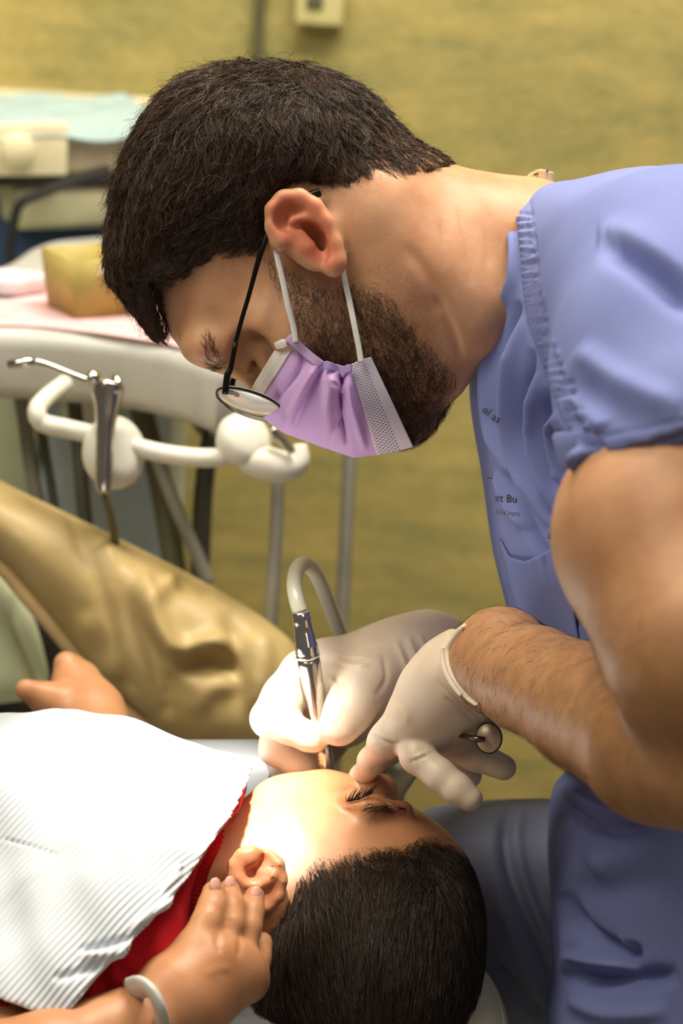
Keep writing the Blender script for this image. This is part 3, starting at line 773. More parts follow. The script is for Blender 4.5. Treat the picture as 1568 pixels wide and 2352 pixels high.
hs.ell(E(700, 532, .0210), (.0090, .0072, .0160), k=0.003, op='s')
hs.ell(E(722, 564, .0200), (.0082, .0115, .0210), k=0.003, op='s')
hs.ell(E(732, 588, .0180), (.0050, .0065, .0130), k=0.003, op='s')
hs.cone(E(640, 550, .0145), E(690, 540, .012), .0046, .0040, k=0.004)         # crus of the helix
hs.ell(E(704, 568, .0125), (.0062, .0058, .0050), k=0.004)                    # tragus
hs.ell(E(722, 596, .0100), (.0075, .0060, .0045), k=0.004)
# near arm: shoulder, upper arm, elbow, forearm to the wrist; trunk core; far arm
hs.chain([(1250, 640, 1.44, 55), (1500, 720, 1.42, 62), (1650, 850, 1.27, 54), (1672, 1030, 1.185, 58), (1578, 1230, 1.13, 64), (1650, 1480, 1.09, 53), (1715, 1690, 1.10, 46)], k=0.02)
hs.chain([(1700, 1730, 1.10, 45), (1520, 1705, 1.14, 41), (1360, 1628, 1.22, 34), (1230, 1557, 1.29, 28.5), (1140, 1520, 1.335, 26.5), (1075, 1530, 1.36, 22)], k=0.008)
hs.ell(P(1160, 1465, 1.335), (.018, .014, .016), k=0.02)
hs.chain([(1390, 1640, 1.20, 24), (1200, 1572, 1.30, 18), (1120, 1550, 1.35, 14)], k=0.02)
hs.chain([(1500, 720, 1.44, 60), (1480, 800, 1.58, 52), (1450, 1200, 1.60, 44), (1420, 1600, 1.59, 38), (1100, 1530, 1.52, 25), (1000, 1490, 1.50, 20)], k=0.02)
V, Q = hs.mesh(); V = relax(V, Q, 1, 0.55); N = vnorm(V, Q); px, py = pix(V)
R = Relief(200, 100, 1450, 1100)
R.line([(1000, 680), (1040, 760), (1060, 830)], 9, -.0018)
R.line([(930, 560), (985, 640), (1010, 720)], 16, -.0012)
for q in ([(1010, 500), (1030, 600), (1050, 690)], [(1050, 470), (1075, 570), (1085, 660)], [(1110, 450), (1120, 540), (1122, 620)]): R.line(q, 5, -.0008)
R.line([(470, 770), (480, 800), (500, 830)], 10, .0012)
V = V+N*(R.at(px, py)*np.clip(-N[:, 2]*2, 0, 1))[:, None]
beard_poly = [(606, 556), (634, 590), (700, 632), (760, 650), (830, 648), (885, 668), (935, 720), (985, 790), (1046, 846), (1046, 900), (1026, 960), (985, 1016), (940, 1036),
              (880, 1046), (760, 1020), (640, 960), (690, 850), (676, 760), (650, 690), (618, 640)]
bd = in_poly(beard_poly, px, py)
earpoly = [(608, 470), (640, 440), (700, 432), (750, 470), (780, 540), (796, 610), (770, 636), (720, 612), (660, 575), (616, 540)]
er = np.clip(in_poly(earpoly, px, py)/22, 0, 1)*np.clip((DH-.070-V[:, 2])/.006, 0, 1)
neck_st = np.clip(in_poly([(820, 620), (900, 600), (1000, 690), (1040, 850), (985, 800), (900, 680)], px, py)/30+0.4, 0, 1)*0.35
stub = np.clip(np.clip(bd/34+0.35, 0, 1)*0.85+neck_st*(bd < 0), 0, 1)
HV, HQ = V, Q

mk('body', V, Q, M_SKIN, man, attrs={'red': er*0.62, 'stubble': stub, 'tan': np.clip((py-1050)/700, 0, .9)})
# fine hair on the forearm
ra_ = roots_on(V, Q, 2600, lambda px, py, N, c: ((px > 1040) & (px < 1500) & (py > 1390) & (py < 1800) & (c[:, 2] < 1.40))*np.interp(px, [1040, 1120, 1400, 1500], [.6, 1, .7, .2]), 41)
V1, Q1, t1 = strands(hs, ra_, lambda p: np.tile([-0.55, -0.9, 0.0], (len(p), 1)), lambda p: 0*p[:, 0]+.009, .00013, lambda p: 0*p[:, 0]+.0018, 42, 4, jitter=.5)
mk('arm_hair', V1, Q1, M_HAIR, man, attrs={'tone': t1*.9})['kind'] = 'stuff'
# eye
V, F = disc(P(581, 824, near(.0205)), np.array([-.55, -.55, -.63]), [(-.010, .004), (-.006, .0088), (0, .0110), (.006, .0094), (.0095, .0056), (.0110, .0010)], 20)
mk('eye', V, F, plain('eye_white', (120, 94, 80), 0.2), man)
V, F = disc(P(581, 824, near(.0205))+.0092*np.array([-.55, -.55, -.63]), np.array([-.55, -.55, -.63]), [(-.001, .0055), (.0016, .0050), (.0024, .001)], 18)
mk('iris', V, F, plain('brown_iris', (46, 30, 22), 0.15), man)

# hair: a close cap over the skull plus locks of strands
hair_out = [(402, 800), (352, 772), (300, 705), (250, 645), (246, 600), (254, 500), (270, 420), (300, 340), (340, 270), (376, 222), (432, 182), (520, 156), (600, 150), (680, 151),
            (760, 173), (840, 213), (900, 268), (950, 322), (1055, 380)]
hairline = [(1050, 392), (1000, 412), (955, 436), (915, 462), (870, 486), (835, 480), (800, 478), (772, 462), (738, 452), (700, 446), (655, 456), (630, 480), (614, 515), (616, 560), (650, 612), (644, 640), (612, 636),
            (560, 626), (500, 640), (470, 668), (440, 650), (400, 634), (362, 640), (352, 660), (362, 720), (388, 778)]
cap_poly = hair_out[:-1]+[(1060, 390), (1050, 520), (960, 640), (800, 700), (600, 720), (480, 700), (420, 760)]
ha = SDF(np.append(P(225, 830, DH)[:2], DH-0.105), np.append(P(1090, 120, DH)[:2], DH+0.105), 0.0030)
gx, gy = ha.pixgrid()
w = 1.0/(((gx[..., None]-cw[:, 0])**2+(gy[..., None]-cw[:, 1])**2)+60.0**2)**1.3
ext = np.interp(gx+0.55*gy, [450, 700, 1150, 1300], [0.012, 0.011, 0.0055, 0.002])
Wh = (w*cw[:, 2]).sum(-1)/w.sum(-1)/1000+ext
ha.inflate(cap_poly, DH, DH, Wh, 0.066, blur=5)
fullpoly = np.array([P(a, b, DH)[:2] for a, b in hair_out+hairline])
D2 = blur2(poly_sd(catmull(fullpoly, 4, True), ha.ax[0][:, None], ha.ax[1][None, :]), 1)
ha.F = smax(ha.F, (-D2-0.002)[:, :, None].astype(np.float32)+0*ha.F, 0.010)
ha_flow = SDF.__new__(SDF); ha_flow.__dict__.update(ha.__dict__)
V, Q = ha.mesh(); V = relax(V, Q, 2)
bump = 0.0016*vnoise(V, 420, 5)+0.0020*vnoise(V*np.array([1.6, .8, 1]), 190, 6)
CV, CQ = V, Q; N = vnorm(V, Q)
V = V+N*(bump*.6-0.0035)[:, None]
capV, capQ = V, Q
hp = hair_out+hairline
def dens(px, py, N, c):
    s_ = in_poly(hp, px, py, 4); return np.clip(s_/14+0.6, 0, 1)*np.where(N[:, 2] < 0.35, 1.0, 0.35)
rt = roots_on(CV, CQ, 50000, dens, 1)
def hflow(p):
    px, py = pix(p)
    # from the crown forward and down to the brow; at the back down the nape
    f = np.stack([np.interp(px, [300, 600, 800, 1000], [-0.35, -0.45, 0.15, 0.75]), np.interp(px, [300, 600, 800, 1000], [-1.0, -0.8, -0.75, -0.6]), 0*px], 1)
    sw = np.stack([vnoise(p, 55, 11), vnoise(p, 55, 12), vnoise(p, 55, 13)], 1)*0.55
    return f+sw
def hlen(p):
    px, py = pix(p)
    return np.interp(px+0.55*py, [450, 750, 1000, 1200, 1320], [0.030, 0.026, 0.017, 0.010, 0.006])
def hlift(p):
    px, py = pix(p)
    return np.interp(px+0.55*py, [450, 750, 1150, 1300], [0.0055, 0.0045, 0.0025, 0.0015])
V2, Q2, tone = strands(ha, rt, hflow, hlen, 0.00032, hlift, 2, 5, clump=1100, wave=0.6, wfreq=14., jitter=0.20, clumpf=0.9)
rf = roots_on(CV, CQ, 3500, dens, 8)
V3, Q3, t3 = strands(ha, rf, hflow, lambda p: hlen(p)*1.05, 0.00026, lambda p: hlift(p)*1.9, 9, 6, wave=1.0, wfreq=16., jitter=0.6)
mk('hair', np.concatenate([capV, V2, V3]), np.concatenate([capQ, Q2+len(capV), Q3+len(capV)+len(V2)]), M_HAIR, man,
   attrs={'tone': np.concatenate([np.zeros(len(capV)), tone, t3])})
# beard and eyebrow
bden = lambda px, py, N, c: np.clip(in_poly(beard_poly, px, py)/40+0.10, 0, 1)*np.interp(0.7*px+0.7*py, [850, 1150, 1250], [0.55, .8, 1.0])
rb = roots_on(HV, HQ, 15000, bden, 3)
def bflow(p):
    px, py = pix(p); return np.stack([np.interp(px, [650, 850, 1020], [0.15, 0.45, -0.3]), -1.0+0*px, 0*px-0.15], 1)
V1, Q1, t1 = strands(hs, rb, bflow, lambda p: np.interp(pix(p)[0]*.7+pix(p)[1]*.7, [900, 1200, 1400], [.0055, .0075, .010]), 0.00026, lambda p: 0*p[:, 0]+.0028, 4, 3, jitter=0.45)
mk('beard', V1, Q1, M_HAIR, man, attrs={'tone': t1})
rb = roots_on(HV, HQ, 280, lambda px, py, N, c: np.clip(in_poly([(468, 770), (488, 772), (512, 830), (508, 856), (480, 846), (470, 810)], px, py)/10+.2, 0, 1)*(N[:, 2] < -.1), 7)
V1, Q1, t1 = strands(hs, rb, lambda p: np.tile([-0.3, 1.0, 0], (len(p), 1)), lambda p: 0*p[:, 0]+.0065, 0.00022, lambda p: 0*p[:, 0]+.0010, 4, 3, jitter=0.3)
mk('eyebrow', V1, Q1, M_HAIR, man, attrs={'tone': t1*.8})
# ------------------------------------------------------------------ scrub top
tb = [(1195, 442), (1232, 416), (1300, 399), (1420, 401), (1568, 440), (1750, 560), (1950, 900), (2000, 1500), (1950, 2460), (1330, 2460), (1292, 2260), (1286, 2100), (1281, 1960),
      (1296, 1840), (1335, 1800), (1275, 1724), (1238, 1620), (1200, 1480), (1180, 1400), (1146, 1260), (1122, 1090), (1099, 960), (1090, 860), (1100, 760), (1117, 640), (1134, 545), (1165, 480)]
ts = SDF(np.append(P(1060, 2420, 1.44)[:2], 1.06), np.append(P(1900, 370, 1.44)[:2], 1.66), 0.0033)
ts.inflate(tb, 1.40, 1.455, 0.18, 0.085, blur=3, sm=4)
sl = SDF(ts.lo, ts.lo+ts.h*(ts.n-1.5), ts.h)
sl.chain([(1520, 620, 1.36, 60), (1560, 700, 1.27, 72), (1625, 860, 1.19, 77), (1668, 1060, 1.140, 80)], k=0.03)
# hem: cut the sleeve, then hollow it
a_, b_, c_ = P(1345, 1040, 1.16), P(1568, 998, 1.07), P(1600, 900, 1.25)
pn = np.cross(b_-a_, c_-a_); pn /= np.linalg.norm(pn)
if pn[1] > 0: pn = -pn
X, Y, Z = sl.ax[0][:, None, None], sl.ax[1][None, :, None], sl.ax[2][None, None, :]
pd = ((X-a_[0])*pn[0]+(Y-a_[1])*pn[1]+(Z-a_[2])*pn[2]).astype(np.float32)
sl.F = smax(sl.F, pd, 0.006)
ts.F = smin(ts.F, sl.F, 0.030)
V, Q = ts.mesh(); V = relax(V, Q, 3); V, Q = subdiv(V, Q); V = relax(V, Q, 2); N = vnorm(V, Q); px, py = pix(V)
R = Relief(1000, 300, 1800, 2500, 1.5)
# gathered raglan seam
seam = [(1192, 470), (1205, 560), (1212, 650), (1222, 730), (1246, 810), (1284, 910), (1318, 985), (1345, 1035)]
R.line(seam, 13, .0030, taper=False); R.line([(x-14, y+3) for x, y in seam], 4.5, -.0034, taper=False); R.line([(x+24, y-6) for x, y in seam], 3, -.0008, taper=False)
sp_ = catmull(np.array(seam, float), 12); rs = np.random.RandomState(4)
for i in range(4, len(sp_)-1):
    t = sp_[i]; big = 1+i/len(sp_)*1.1; dx = (16+rs.uniform(0, 12))*big; dy = rs.uniform(-10, 8)
    R.line([(t[0]-5, t[1]+4), (t[0]+dx*.5, t[1]+dy*.4), (t[0]+dx, t[1]+dy)], 2.6+.9*big, (.0013 if i % 2 else -.0015)*big)
# pleats falling from the seam down the chest
R.line([(1190, 690), (1165, 780), (1150, 880), (1150, 980), (1190, 1090)], 10.1, -0.0131)
R.line([(1170, 640), (1130, 760), (1120, 860), (1128, 980), (1165, 1090)], 9.4, 0.0088)
R.line([(1204, 720), (1186, 830), (1178, 930), (1186, 1020), (1220, 1110), (1262, 1210)], 8.6, 0.0114)
R.line([(1222, 800), (1206, 900), (1204, 990), (1232, 1090), (1270, 1190)], 9.4, -0.0140)
R.line([(1236, 850), (1232, 940), (1232, 1010), (1256, 1100), (1284, 1190)], 7.8, 0.0096)
R.line([(1258, 890), (1256, 960), (1262, 1040), (1282, 1130)], 8.6, -0.0105)
R.line([(1282, 940), (1270, 1000), (1276, 1070), (1290, 1120)], 7.8, 0.0088)
R.line([(1308, 1000), (1300, 1060), (1304, 1110)], 7.8, -0.0079)
R.line([(1345, 1040), (1330, 1090), (1306, 1160), (1288, 1230)], 9.4, 0.0105, taper=False)
R.line([(1160, 1080), (1190, 1160), (1232, 1250), (1262, 1300)], 10.9, -0.0096)
R.line([(1140, 1080), (1165, 1150), (1210, 1220)], 7.8, 0.0070)
R.line([(1130, 470), (1155, 560), (1162, 640), (1150, 700)], 8.6, -0.0061)
R.line([(1165, 490), (1185, 560), (1180, 650), (1140, 740)], 7.0, 0.0061)
# big soft folds of the sleeve and shoulder
R.line([(1380, 560), (1440, 590), (1510, 640), (1600, 720)], 30, -.010)
R.line([(1370, 545), (1440, 548), (1520, 590), (1620, 660)], 34, .005)
R.line([(1300, 860), (1380, 920), (1450, 965), (1560, 985)], 30, -.002)
R.line([(1320, 800), (1420, 870), (1568, 940)], 30, .004)
R.line([(1300, 905), (1360, 960), (1390, 985)], 20, .004)
R.line([(1345, 1012), (1450, 988), (1560, 968), (1700, 950)], 5, -.0012, taper=False)
# chest below the pocket, belly and hem
R.line([(1190, 1420), (1250, 1450), (1330, 1500)], 20, .005)
R.line([(1180, 1330), (1240, 1400), (1330, 1440)], 24, -.005)
R.line([(1290, 1830), (1350, 1890), (1430, 1900), (1520, 1880)], 18, -.008)
R.line([(1282, 1800), (1340, 1840), (1420, 1870), (1500, 1870)], 16, .005)
R.line([(1290, 2050), (1330, 2130), (1400, 2180), (1440, 2200), (1450, 2160)], 20, -.012)
R.line([(1300, 2195), (1360, 2208), (1450, 2215)], 12, .006)
R.line([(1295, 2240), (1370, 2255), (1460, 2250), (1560, 2235)], 20, -.011)
R.line([(1300, 2290), (1400, 2330), (1540, 2320)], 24, .007)
R.line([(1285, 2060), (1300, 2160), (1300, 2240)], 12, .006)
R.line([(1350, 2000), (1450, 1960), (1560, 1930)], 36, .006)
R.line([(1300, 2030), (1400, 2050), (1560, 2000)], 36, -.004)
fac = np.clip(-N[:, 2]*2.2+0.35, 0, 1)
V = V+N*(R.at(px, py)*fac)[:, None]; V = relax(V, Q, 1, 0.2)
top = mk('scrub_top', V, Q, M_SCRUB, man); top['label'] = 'periwinkle blue scrub top with gathered sleeve seam'
TV, TQ = V, Q
# sleeve hem: a turned band round the arm
ca, cb_ = P(1652, 985, 1.158), P(1668, 1060, 1.140); axd = -pn; axd = axd/np.linalg.norm(axd)
hc = ca+(cb_-ca)*0.25; hc = hc+pn*(-((hc-a_)@pn)); e_x = np.array([1., 0, 0])-pn*pn[0]; e_x /= np.linalg.norm(e_x); e_y = np.cross(pn, e_x)
an_ = np.linspace(0, 2*np.pi, 72, endpoint=False); rows = []
for hh, rr in ((-.016, .0775), (-.014, .0802), (-.008, .0812), (.000, .0818), (.004, .0815), (.0048, .0798), (.003, .0740), (-.006, .0700)):
    rr_ = rr+.0009*np.sin(an_*9)+.0006*np.sin(an_*23+hh*400); rows.append(hc+pn*hh+rr_[:, None]*(np.cos(an_)[:, None]*e_x+np.sin(an_)[:, None]*e_y))
V = np.concatenate(rows); n = 72; F = [[i*n+j, i*n+(j+1) % n, (i+1)*n+(j+1) % n, (i+1)*n+j] for i in range(len(rows)-1) for j in range(n)]
mk('sleeve_hem', V, F, M_SCRUB, man)
# chest pocket: a sheet standing off the chest with an open mouth
def near_surf(s, pxs, pys, z0, z1, n=160):
    """first hit of the camera-facing surface of an implicit body"""
    zs = np.linspace(z0, z1, n); out = np.full(len(pxs), np.nan); prev = None
    for z in zs:
        p = np.stack([(pxs-784)*z/FP, (1176-pys)*z/FP, np.full(len(pxs), z)], 1); f = s.sample(p)
        if prev is not None:
            hit = np.isnan(out) & (f < 0); out[hit] = (z-(zs[1]-zs[0])*(f/(f-prev+1e-9)))[hit]
        prev = f
    return out
# lettering printed on the chest
from mathutils.bvhtree import BVHTree
k_ = np.where((TV[:, 2] < 1.47)[TQ[:, 0]])[0]; scrub_bvh = BVHTree.FromPolygons(TV.tolist(), TQ[k_].tolist())
def print_text(txt, x, y, size, ang, mat):
    cu = bpy.data.curves.new('lettering', 'FONT'); cu.body = txt; cu.size = size; cu.resolution_u = 2
    ob = bpy.data.objects.new('lettering', cu); COL.objects.link(ob)
    me = bpy.data.meshes.new_from_object(ob.evaluated_get(bpy.context.evaluated_depsgraph_get())); bpy.data.objects.remove(ob); bpy.data.curves.remove(cu)
    q = np.array([v.co[:2] for v in me.vertices]); F = [list(p.vertices) for p in me.polygons]; bpy.data.meshes.remove(me)
    ca_, sa = math.cos(ang), math.sin(ang); X = x+q[:, 0]*ca_+q[:, 1]*sa; Y = y+q[:, 0]*sa-q[:, 1]*ca_
    z = []
    for a, b in zip(X, Y):
        d = Vector(P(a, b, 1.0)); h = scrub_bvh.ray_cast(Vector((0, 0, 0)), d); z.append(h[0].z if h[0] is not None else np.nan)
    z = np.array(z)
    if np.isnan(z).all(): return
    z = np.where(np.isnan(z), np.nanmax(z), z)-.0009
    mk('lettering', np.stack([(X-784)*z/FP, (1176-Y)*z/FP, z], 1), F, mat, man, smooth=False)
M_INK = plain('dark_print', (62, 58, 62), 0.8)
print_text('ol at', 1104, 944, 26, math.radians(38), M_INK)
print_text('at Bu', 1136, 1150, 24, math.radians(4), M_INK)
print_text('Univers', 1139, 1181, 17, math.radians(3), plain('grey_print', (106, 104, 116), 0.8))
print_text('_', 1120, 1094, 40, math.radians(3), M_INK)
a, b = np.meshgrid(np.linspace(0, 1, 30), np.linspace(0, 1, 24), indexing='ij')
mx = 1146+(1290-1146)*a; my = np.interp(a, [0, .15, .4, .7, 1], [1238, 1280, 1290, 1272, 1240])
bx = 1186+(1330-1186)*a; by = np.interp(a, [0, .5, 1], [1395, 1440, 1480])
gx = mx+(bx-mx)*b; gy = my+(by-my)*b
z = near_surf(ts, gx.ravel(), gy.ravel(), 1.10, 1.46).reshape(gx.shape)
z = np.where(np.isnan(z), np.nanmax(z), z); z = blur2(z, 3)-0.004-0.010*(1-b)**2*np.sin(np.pi*np.clip(a*1.1, 0, 1))-0.0015*np.sin(a*40)*(1-b)*np.clip(1-b*1.2, 0, 1)
V, Q = gridmesh((gx-784)*z/FP, (1176-gy)*z/FP, z); V, Q = solid(V, Q, 0.0016)
mk('chest_pocket', V, Q, M_SCRUB, man)
# neck facing: the collar band and the size tag at the nape
V, F = tube([P(1196, 436, 1.44), P(1184, 452, 1.405), P(1160, 495, 1.385), P(1136, 560, 1.378), P(1124, 620, 1.380), P(1116, 690, 1.384), P(1108, 760, 1.39), P(1096, 830, 1.40)], [.0024]*8, 8, 6); mk('collar_edge', V, F, M_SCRUB, man)
a, b = np.meshgrid(np.linspace(0, 1, 12), np.linspace(0, 1, 8), indexing='ij')
gx = 1198+a*70; gy = np.interp(a, [0, .25, .6, 1], [424, 400, 388, 396])+b*30; zz = 1.435+0.006*np.sin(a*7)
V, Q = gridmesh((gx-784)*zz/FP, (1176-gy)*zz/FP, zz+0*b); V, Q = solid(V, Q, 0.002)
lt = mk('collar_tag', V, Q, plain('cream_tag', (216, 192, 150), 0.8), man); lt['label'] = 'cream cloth tag at the nape'
for k in range(3):
    xx = 1226+k*12; V, F = tube([P(xx, 402-k*4, 1.430), P(xx+9, 398-k*3, 1.430)], .0006, 5); mk('tag_print', V, F, M_BLACK, man)

# ------------------------------------------------------------------ trousers
tp = [(960, 1880), (1010, 1860), (1100, 1846), (1200, 1842), (1300, 1845), (1420, 1890), (1560, 1990), (1640, 2200), (1600, 2460), (1180, 2460), (1120, 2420), (1060, 2380), (1000, 2300), (960, 2100)]
tr_ = SDF(np.append(P(940, 2440, 1.55)[:2], 1.42), np.append(P(1640, 1800, 1.55)[:2], 1.68), 0.004)
tr_.inflate(tp, 1.55, 1.56, 0.095, 0.075, blur=3)
V, Q = tr_.mesh(); V = relax(V, Q, 3); V, Q = subdiv(V, Q); V = relax(V, Q, 2); N = vnorm(V, Q); px, py = pix(V)
R = Relief(900, 1750, 1700, 2500)
R.line([(1180, 1848), (1160, 1900), (1170, 1990), (1205, 2090), (1250, 2190), (1290, 2280)], 13, -.006)
R.line([(1200, 1850), (1186, 1920), (1200, 2010), (1232, 2100), (1280, 2200)], 14, .004)
R.line([(1130, 1880), (1130, 1980), (1160, 2100), (1210, 2230), (1270, 2340)], 18, .004)
R.line([(1110, 2200), (1180, 2270), (1260, 2352)], 14, -.006)
R.line([(1270, 1860), (1262, 1990), (1276, 2120)], 16, .003)
R.line([(1060, 1900), (1080, 2000), (1110, 2100)], 22, -.003)
V = V+N*(R.at(px, py)*np.clip(-N[:, 2]*2, 0, 1))[:, None]
mk('trousers', V, Q, M_TROUS, man)['label'] = 'grey blue scrub trousers over the thigh'

# ------------------------------------------------------------------ gloves
def crease(V, Q, lines, st=2):
    N = vnorm(V, Q); px, py = pix(V); R = Relief(int(px.min())-10, int(py.min())-10, int(px.max())+10, int(py.max())+10, st)
    for pts, w, amp in lines: R.line(pts, w, amp)
    return V+N*(R.at(px, py)*np.clip(-N[:, 2]*2.5+.2, 0, 1))[:, None]
lg = SDF(np.append(P(790, 1885, 1.38)[:2], 1.315), np.append(P(1215, 1440, 1.38)[:2], 1.485), 0.00135)
lg.chain([(1078, 1535, 1.357, 25.0), (1044, 1555, 1.360, 23.5), (996, 1602, 1.368, 21), (962, 1645, 1.37, 18)], k=0.014)
lg.chain([(1098, 1570, 1.362, 19), (1060, 1605, 1.372, 19), (1000, 1640, 1.378, 19), (965, 1665, 1.375, 15)], k=0.014)
lg.chain([(1085, 1588, 1.37, 15), (1128, 1618, 1.378, 8)], k=0.014)
lg.chain([(942, 1652, 1.366, 14), (896, 1692, 1.374, 10.6), (882, 1706, 1.379, 9.4), (854, 1748, 1.402, 8.2), (832, 1785, 1.432, 7.6), (815, 1812, 1.452, 7.0)], k=0.006)
lg.chain([(970, 1678, 1.372, 13), (955, 1722, 1.364, 10.6), (958, 1738, 1.360, 10.3), (1010, 1780, 1.352, 9.6), (1050, 1812, 1.348, 9.2), (1078, 1834, 1.346, 8.0)], k=0.0035)
lg.chain([(1010, 1672, 1.385, 13), (1030, 1705, 1.385, 11), (1095, 1736, 1.382, 9.6), (1156, 1763, 1.378, 8.0)], k=0.0035)
lg.chain([(1030, 1690, 1.398, 12), (1050, 1745, 1.400, 9.5), (1078, 1782, 1.40, 7.8)], k=0.0035)
lg.chain([(1010, 1610, 1.395, 15), (945, 1672, 1.416, 11), (895, 1716, 1.428, 9.5), (868, 1752, 1.438, 8.0)], k=0.006)
V, Q = lg.mesh(); V = relax(V, Q, 2)
V = crease(V, Q, [([(856, 1684), (880, 1700), (912, 1710)], 4, -.0014), ([(862, 1678), (886, 1693), (916, 1702)], 4, .0010), ([(938, 1752), (960, 1742), (985, 1732)], 3, -.0012), ([(940, 1745), (965, 1735), (990, 1722)], 3, .0009),
    ([(1000, 1560), (1050, 1610), (1110, 1655)], 5, -.0012), ([(1020, 1600), (1060, 1632), (1090, 1655)], 4, -.0010), ([(1010, 1520), (1030, 1560), (1070, 1600)], 5, .0010), ([(1016, 1735), (1035, 1715), (1045, 1690)], 4, -.001),
    ([(850, 1770), (880, 1755), (900, 1740)], 5, -.0006), ([(900, 1620), (930, 1640), (935, 1665)], 8, .0008)])
lgo = mk('glove', V, Q, M_GLOVE, man); lgo['label'] = 'pale latex glove with pointing forefinger'
# rolled cuff of the near glove
cl_ = catmull(np.array([(1066, 1440), (1052, 1453), (1030, 1488), (1030, 1530), (1050, 1572), (1078, 1604), (1100, 1620)], float), 5)
zA, zB = near_surf(hs, cl_[:, 0], cl_[:, 1], 1.26, 1.42), near_surf(lg, cl_[:, 0], cl_[:, 1], 1.32, 1.44)
zz = np.fmin(np.where(np.isnan(zA), 9, zA), np.where(np.isnan(zB), 9, zB)); zz = np.where(zz > 2, 1.365, zz)
for _ in range(6): zz[1:-1] = (zz[:-2]+2*zz[1:-1]+zz[2:])/4
cuf = [P(1090, 1450, 1.375), P(1078, 1430, 1.352)]+[P(x, y, z-.0004) for (x, y), z in zip(cl_, zz)]; cuf += [P(1128, 1612, 1.385), P(1140, 1540, 1.400), P(1120, 1470, 1.392), cuf[0]]
V1, F = tube(cuf, np.interp(np.arange(len(cuf)), [0, 6, len(cuf)-12, len(cuf)-5], [.0015, .0021, .0022, .0014]), 10, 2)
V2, F2 = tube([c+np.array([-.0030, .0003, .0012]) for c in cuf[12:-10]], .0016, 8, 2)
mk('glove_cuff', *join((V1, F), (V2, F2)), M_GLOVE, lgo)
rg = SDF(np.append(P(560, 1830, 1.47)[:2], 1.385), np.append(P(1060, 1396, 1.47)[:2], 1.57), 0.0016)
rg.chain([(1032, 1490, 1.500, 20), (985, 1488, 1.495, 22), (915, 1520, 1.485, 26), (840, 1560, 1.475, 28), (780, 1560, 1.472, 25)], k=0.016)
rg.chain([(830, 1620, 1.50, 24), (790, 1650, 1.50, 20)], k=0.016)
rg.chain([(820, 1540, 1.475, 19), (745, 1530, 1.468, 16), (700, 1548, 1.462, 15), (655, 1600, 1.452, 13.6), (618, 1650, 1.446, 12.4)], k=0.008)
rg.chain([(618, 1652, 1.448, 12.0), (665, 1672, 1.443, 10.6), (708, 1692, 1.440, 9.6), (724, 1698, 1.439, 8.6)], k=0.003)
rg.chain([(905, 1545, 1.462, 19), (850, 1560, 1.448, 16.5), (815, 1605, 1.436, 14.2), (796, 1640, 1.430, 13.0), (778, 1672, 1.426, 11.6)], k=0.010)
rg.chain([(720, 1600, 1.485, 14), (640, 1690, 1.470, 11.8), (634, 1720, 1.470, 11.4), (684, 1750, 1.466, 10.4), (708, 1764, 1.464, 9.4)], k=0.003)
rg.chain([(740, 1640, 1.50, 13), (650, 1750, 1.492, 10.6), (660, 1775, 1.485, 10.2), (710, 1788, 1.470, 9.4)], k=0.003)
rg.chain([(780, 1680, 1.52, 12), (720, 1770, 1.515, 9.6), (735, 1795, 1.500, 8.4)], k=0.003)
V, Q = rg.mesh(); V = relax(V, Q, 2)
V = crease(V, Q, [([(770, 1500), (800, 1512), (850, 1508)], 5, .0012), ([(765, 1520), (805, 1530), (850, 1526)], 5, .0014), ([(770, 1511), (810, 1521), (850, 1517)], 4, -.0012), ([(880, 1500), (886, 1560), (860, 1600)], 6, -.0012),
    ([(905, 1470), (930, 1530), (935, 1580)], 5, .0012), ([(935, 1460), (955, 1510), (965, 1550)], 5, .0012), ([(960, 1455), (980, 1500), (985, 1530)], 5, .0012), ([(920, 1465), (943, 1520), (950, 1565)], 4, -.001),
    ([(655, 1660), (662, 1680)], 4, -.0009), ([(690, 1668), (696, 1690)], 4, -.0009), ([(760, 1555), (772, 1580), (776, 1610)], 7, -.002)])
rgo = mk('glove', V, Q, M_GLOVE, man); rgo['label'] = 'pale latex glove gripping the drill, lit by the lamp'
V, F = tube([P(x, y, d) for x, y, d in ((1020, 1448, 1.49), (1042, 1470, 1.477), (1050, 1500, 1.475), (1050, 1530, 1.485), (1045, 1540, 1.51), (1030, 1500, 1.525), (1018, 1460, 1.51), (1020, 1448, 1.49))], .0024, 8, 6); mk('glove_cuff', V, F, M_GLOVE, rgo)

# ------------------------------------------------------------------ surgical mask
S_ = np.array([0, .12, .24, .36, .50, .62, .78, .90, 1.0])
EX = np.array([660, 680, 712, 745, 772, 790, 803, 828, 851]); EY = np.array([757, 778, 806, 831, 836, 841, 838, 826, 820])
MX = np.array([572, 586, 606, 648, 735, 812, 868, 912, 949]); MY = np.array([902, 928, 962, 992, 1024, 1050, 1044, 1036, 1026])
ED = np.array([.0560, .0590, .0625, .0640, .0640, .0640, .0630, .0610, .0580])
mr = Relief(540, 730, 970, 1080, 1.5)
mr.line([(745, 834), (722, 876), (690, 940), (668, 995)], 9, -0.0075); mr.line([(735, 838), (705, 880), (670, 950), (648, 990)], 11, 0.0063)
mr.line([(788, 842), (782, 900), (786, 950), (802, 1046)], 7, -0.0083); mr.line([(772, 842), (756, 900), (752, 960), (762, 1030)], 14, 0.0060)
mr.line([(800, 842), (806, 920), (828, 1000), (840, 1044)], 9, 0.0060); mr.line([(752, 866), (778, 886), (790, 900)], 8, 0.0060)
mr.line([(700, 800), (690, 850), (650, 900), (620, 945)], 9, -0.0039); mr.line([(786, 950), (760, 1000), (756, 1030)], 7, -0.0053)
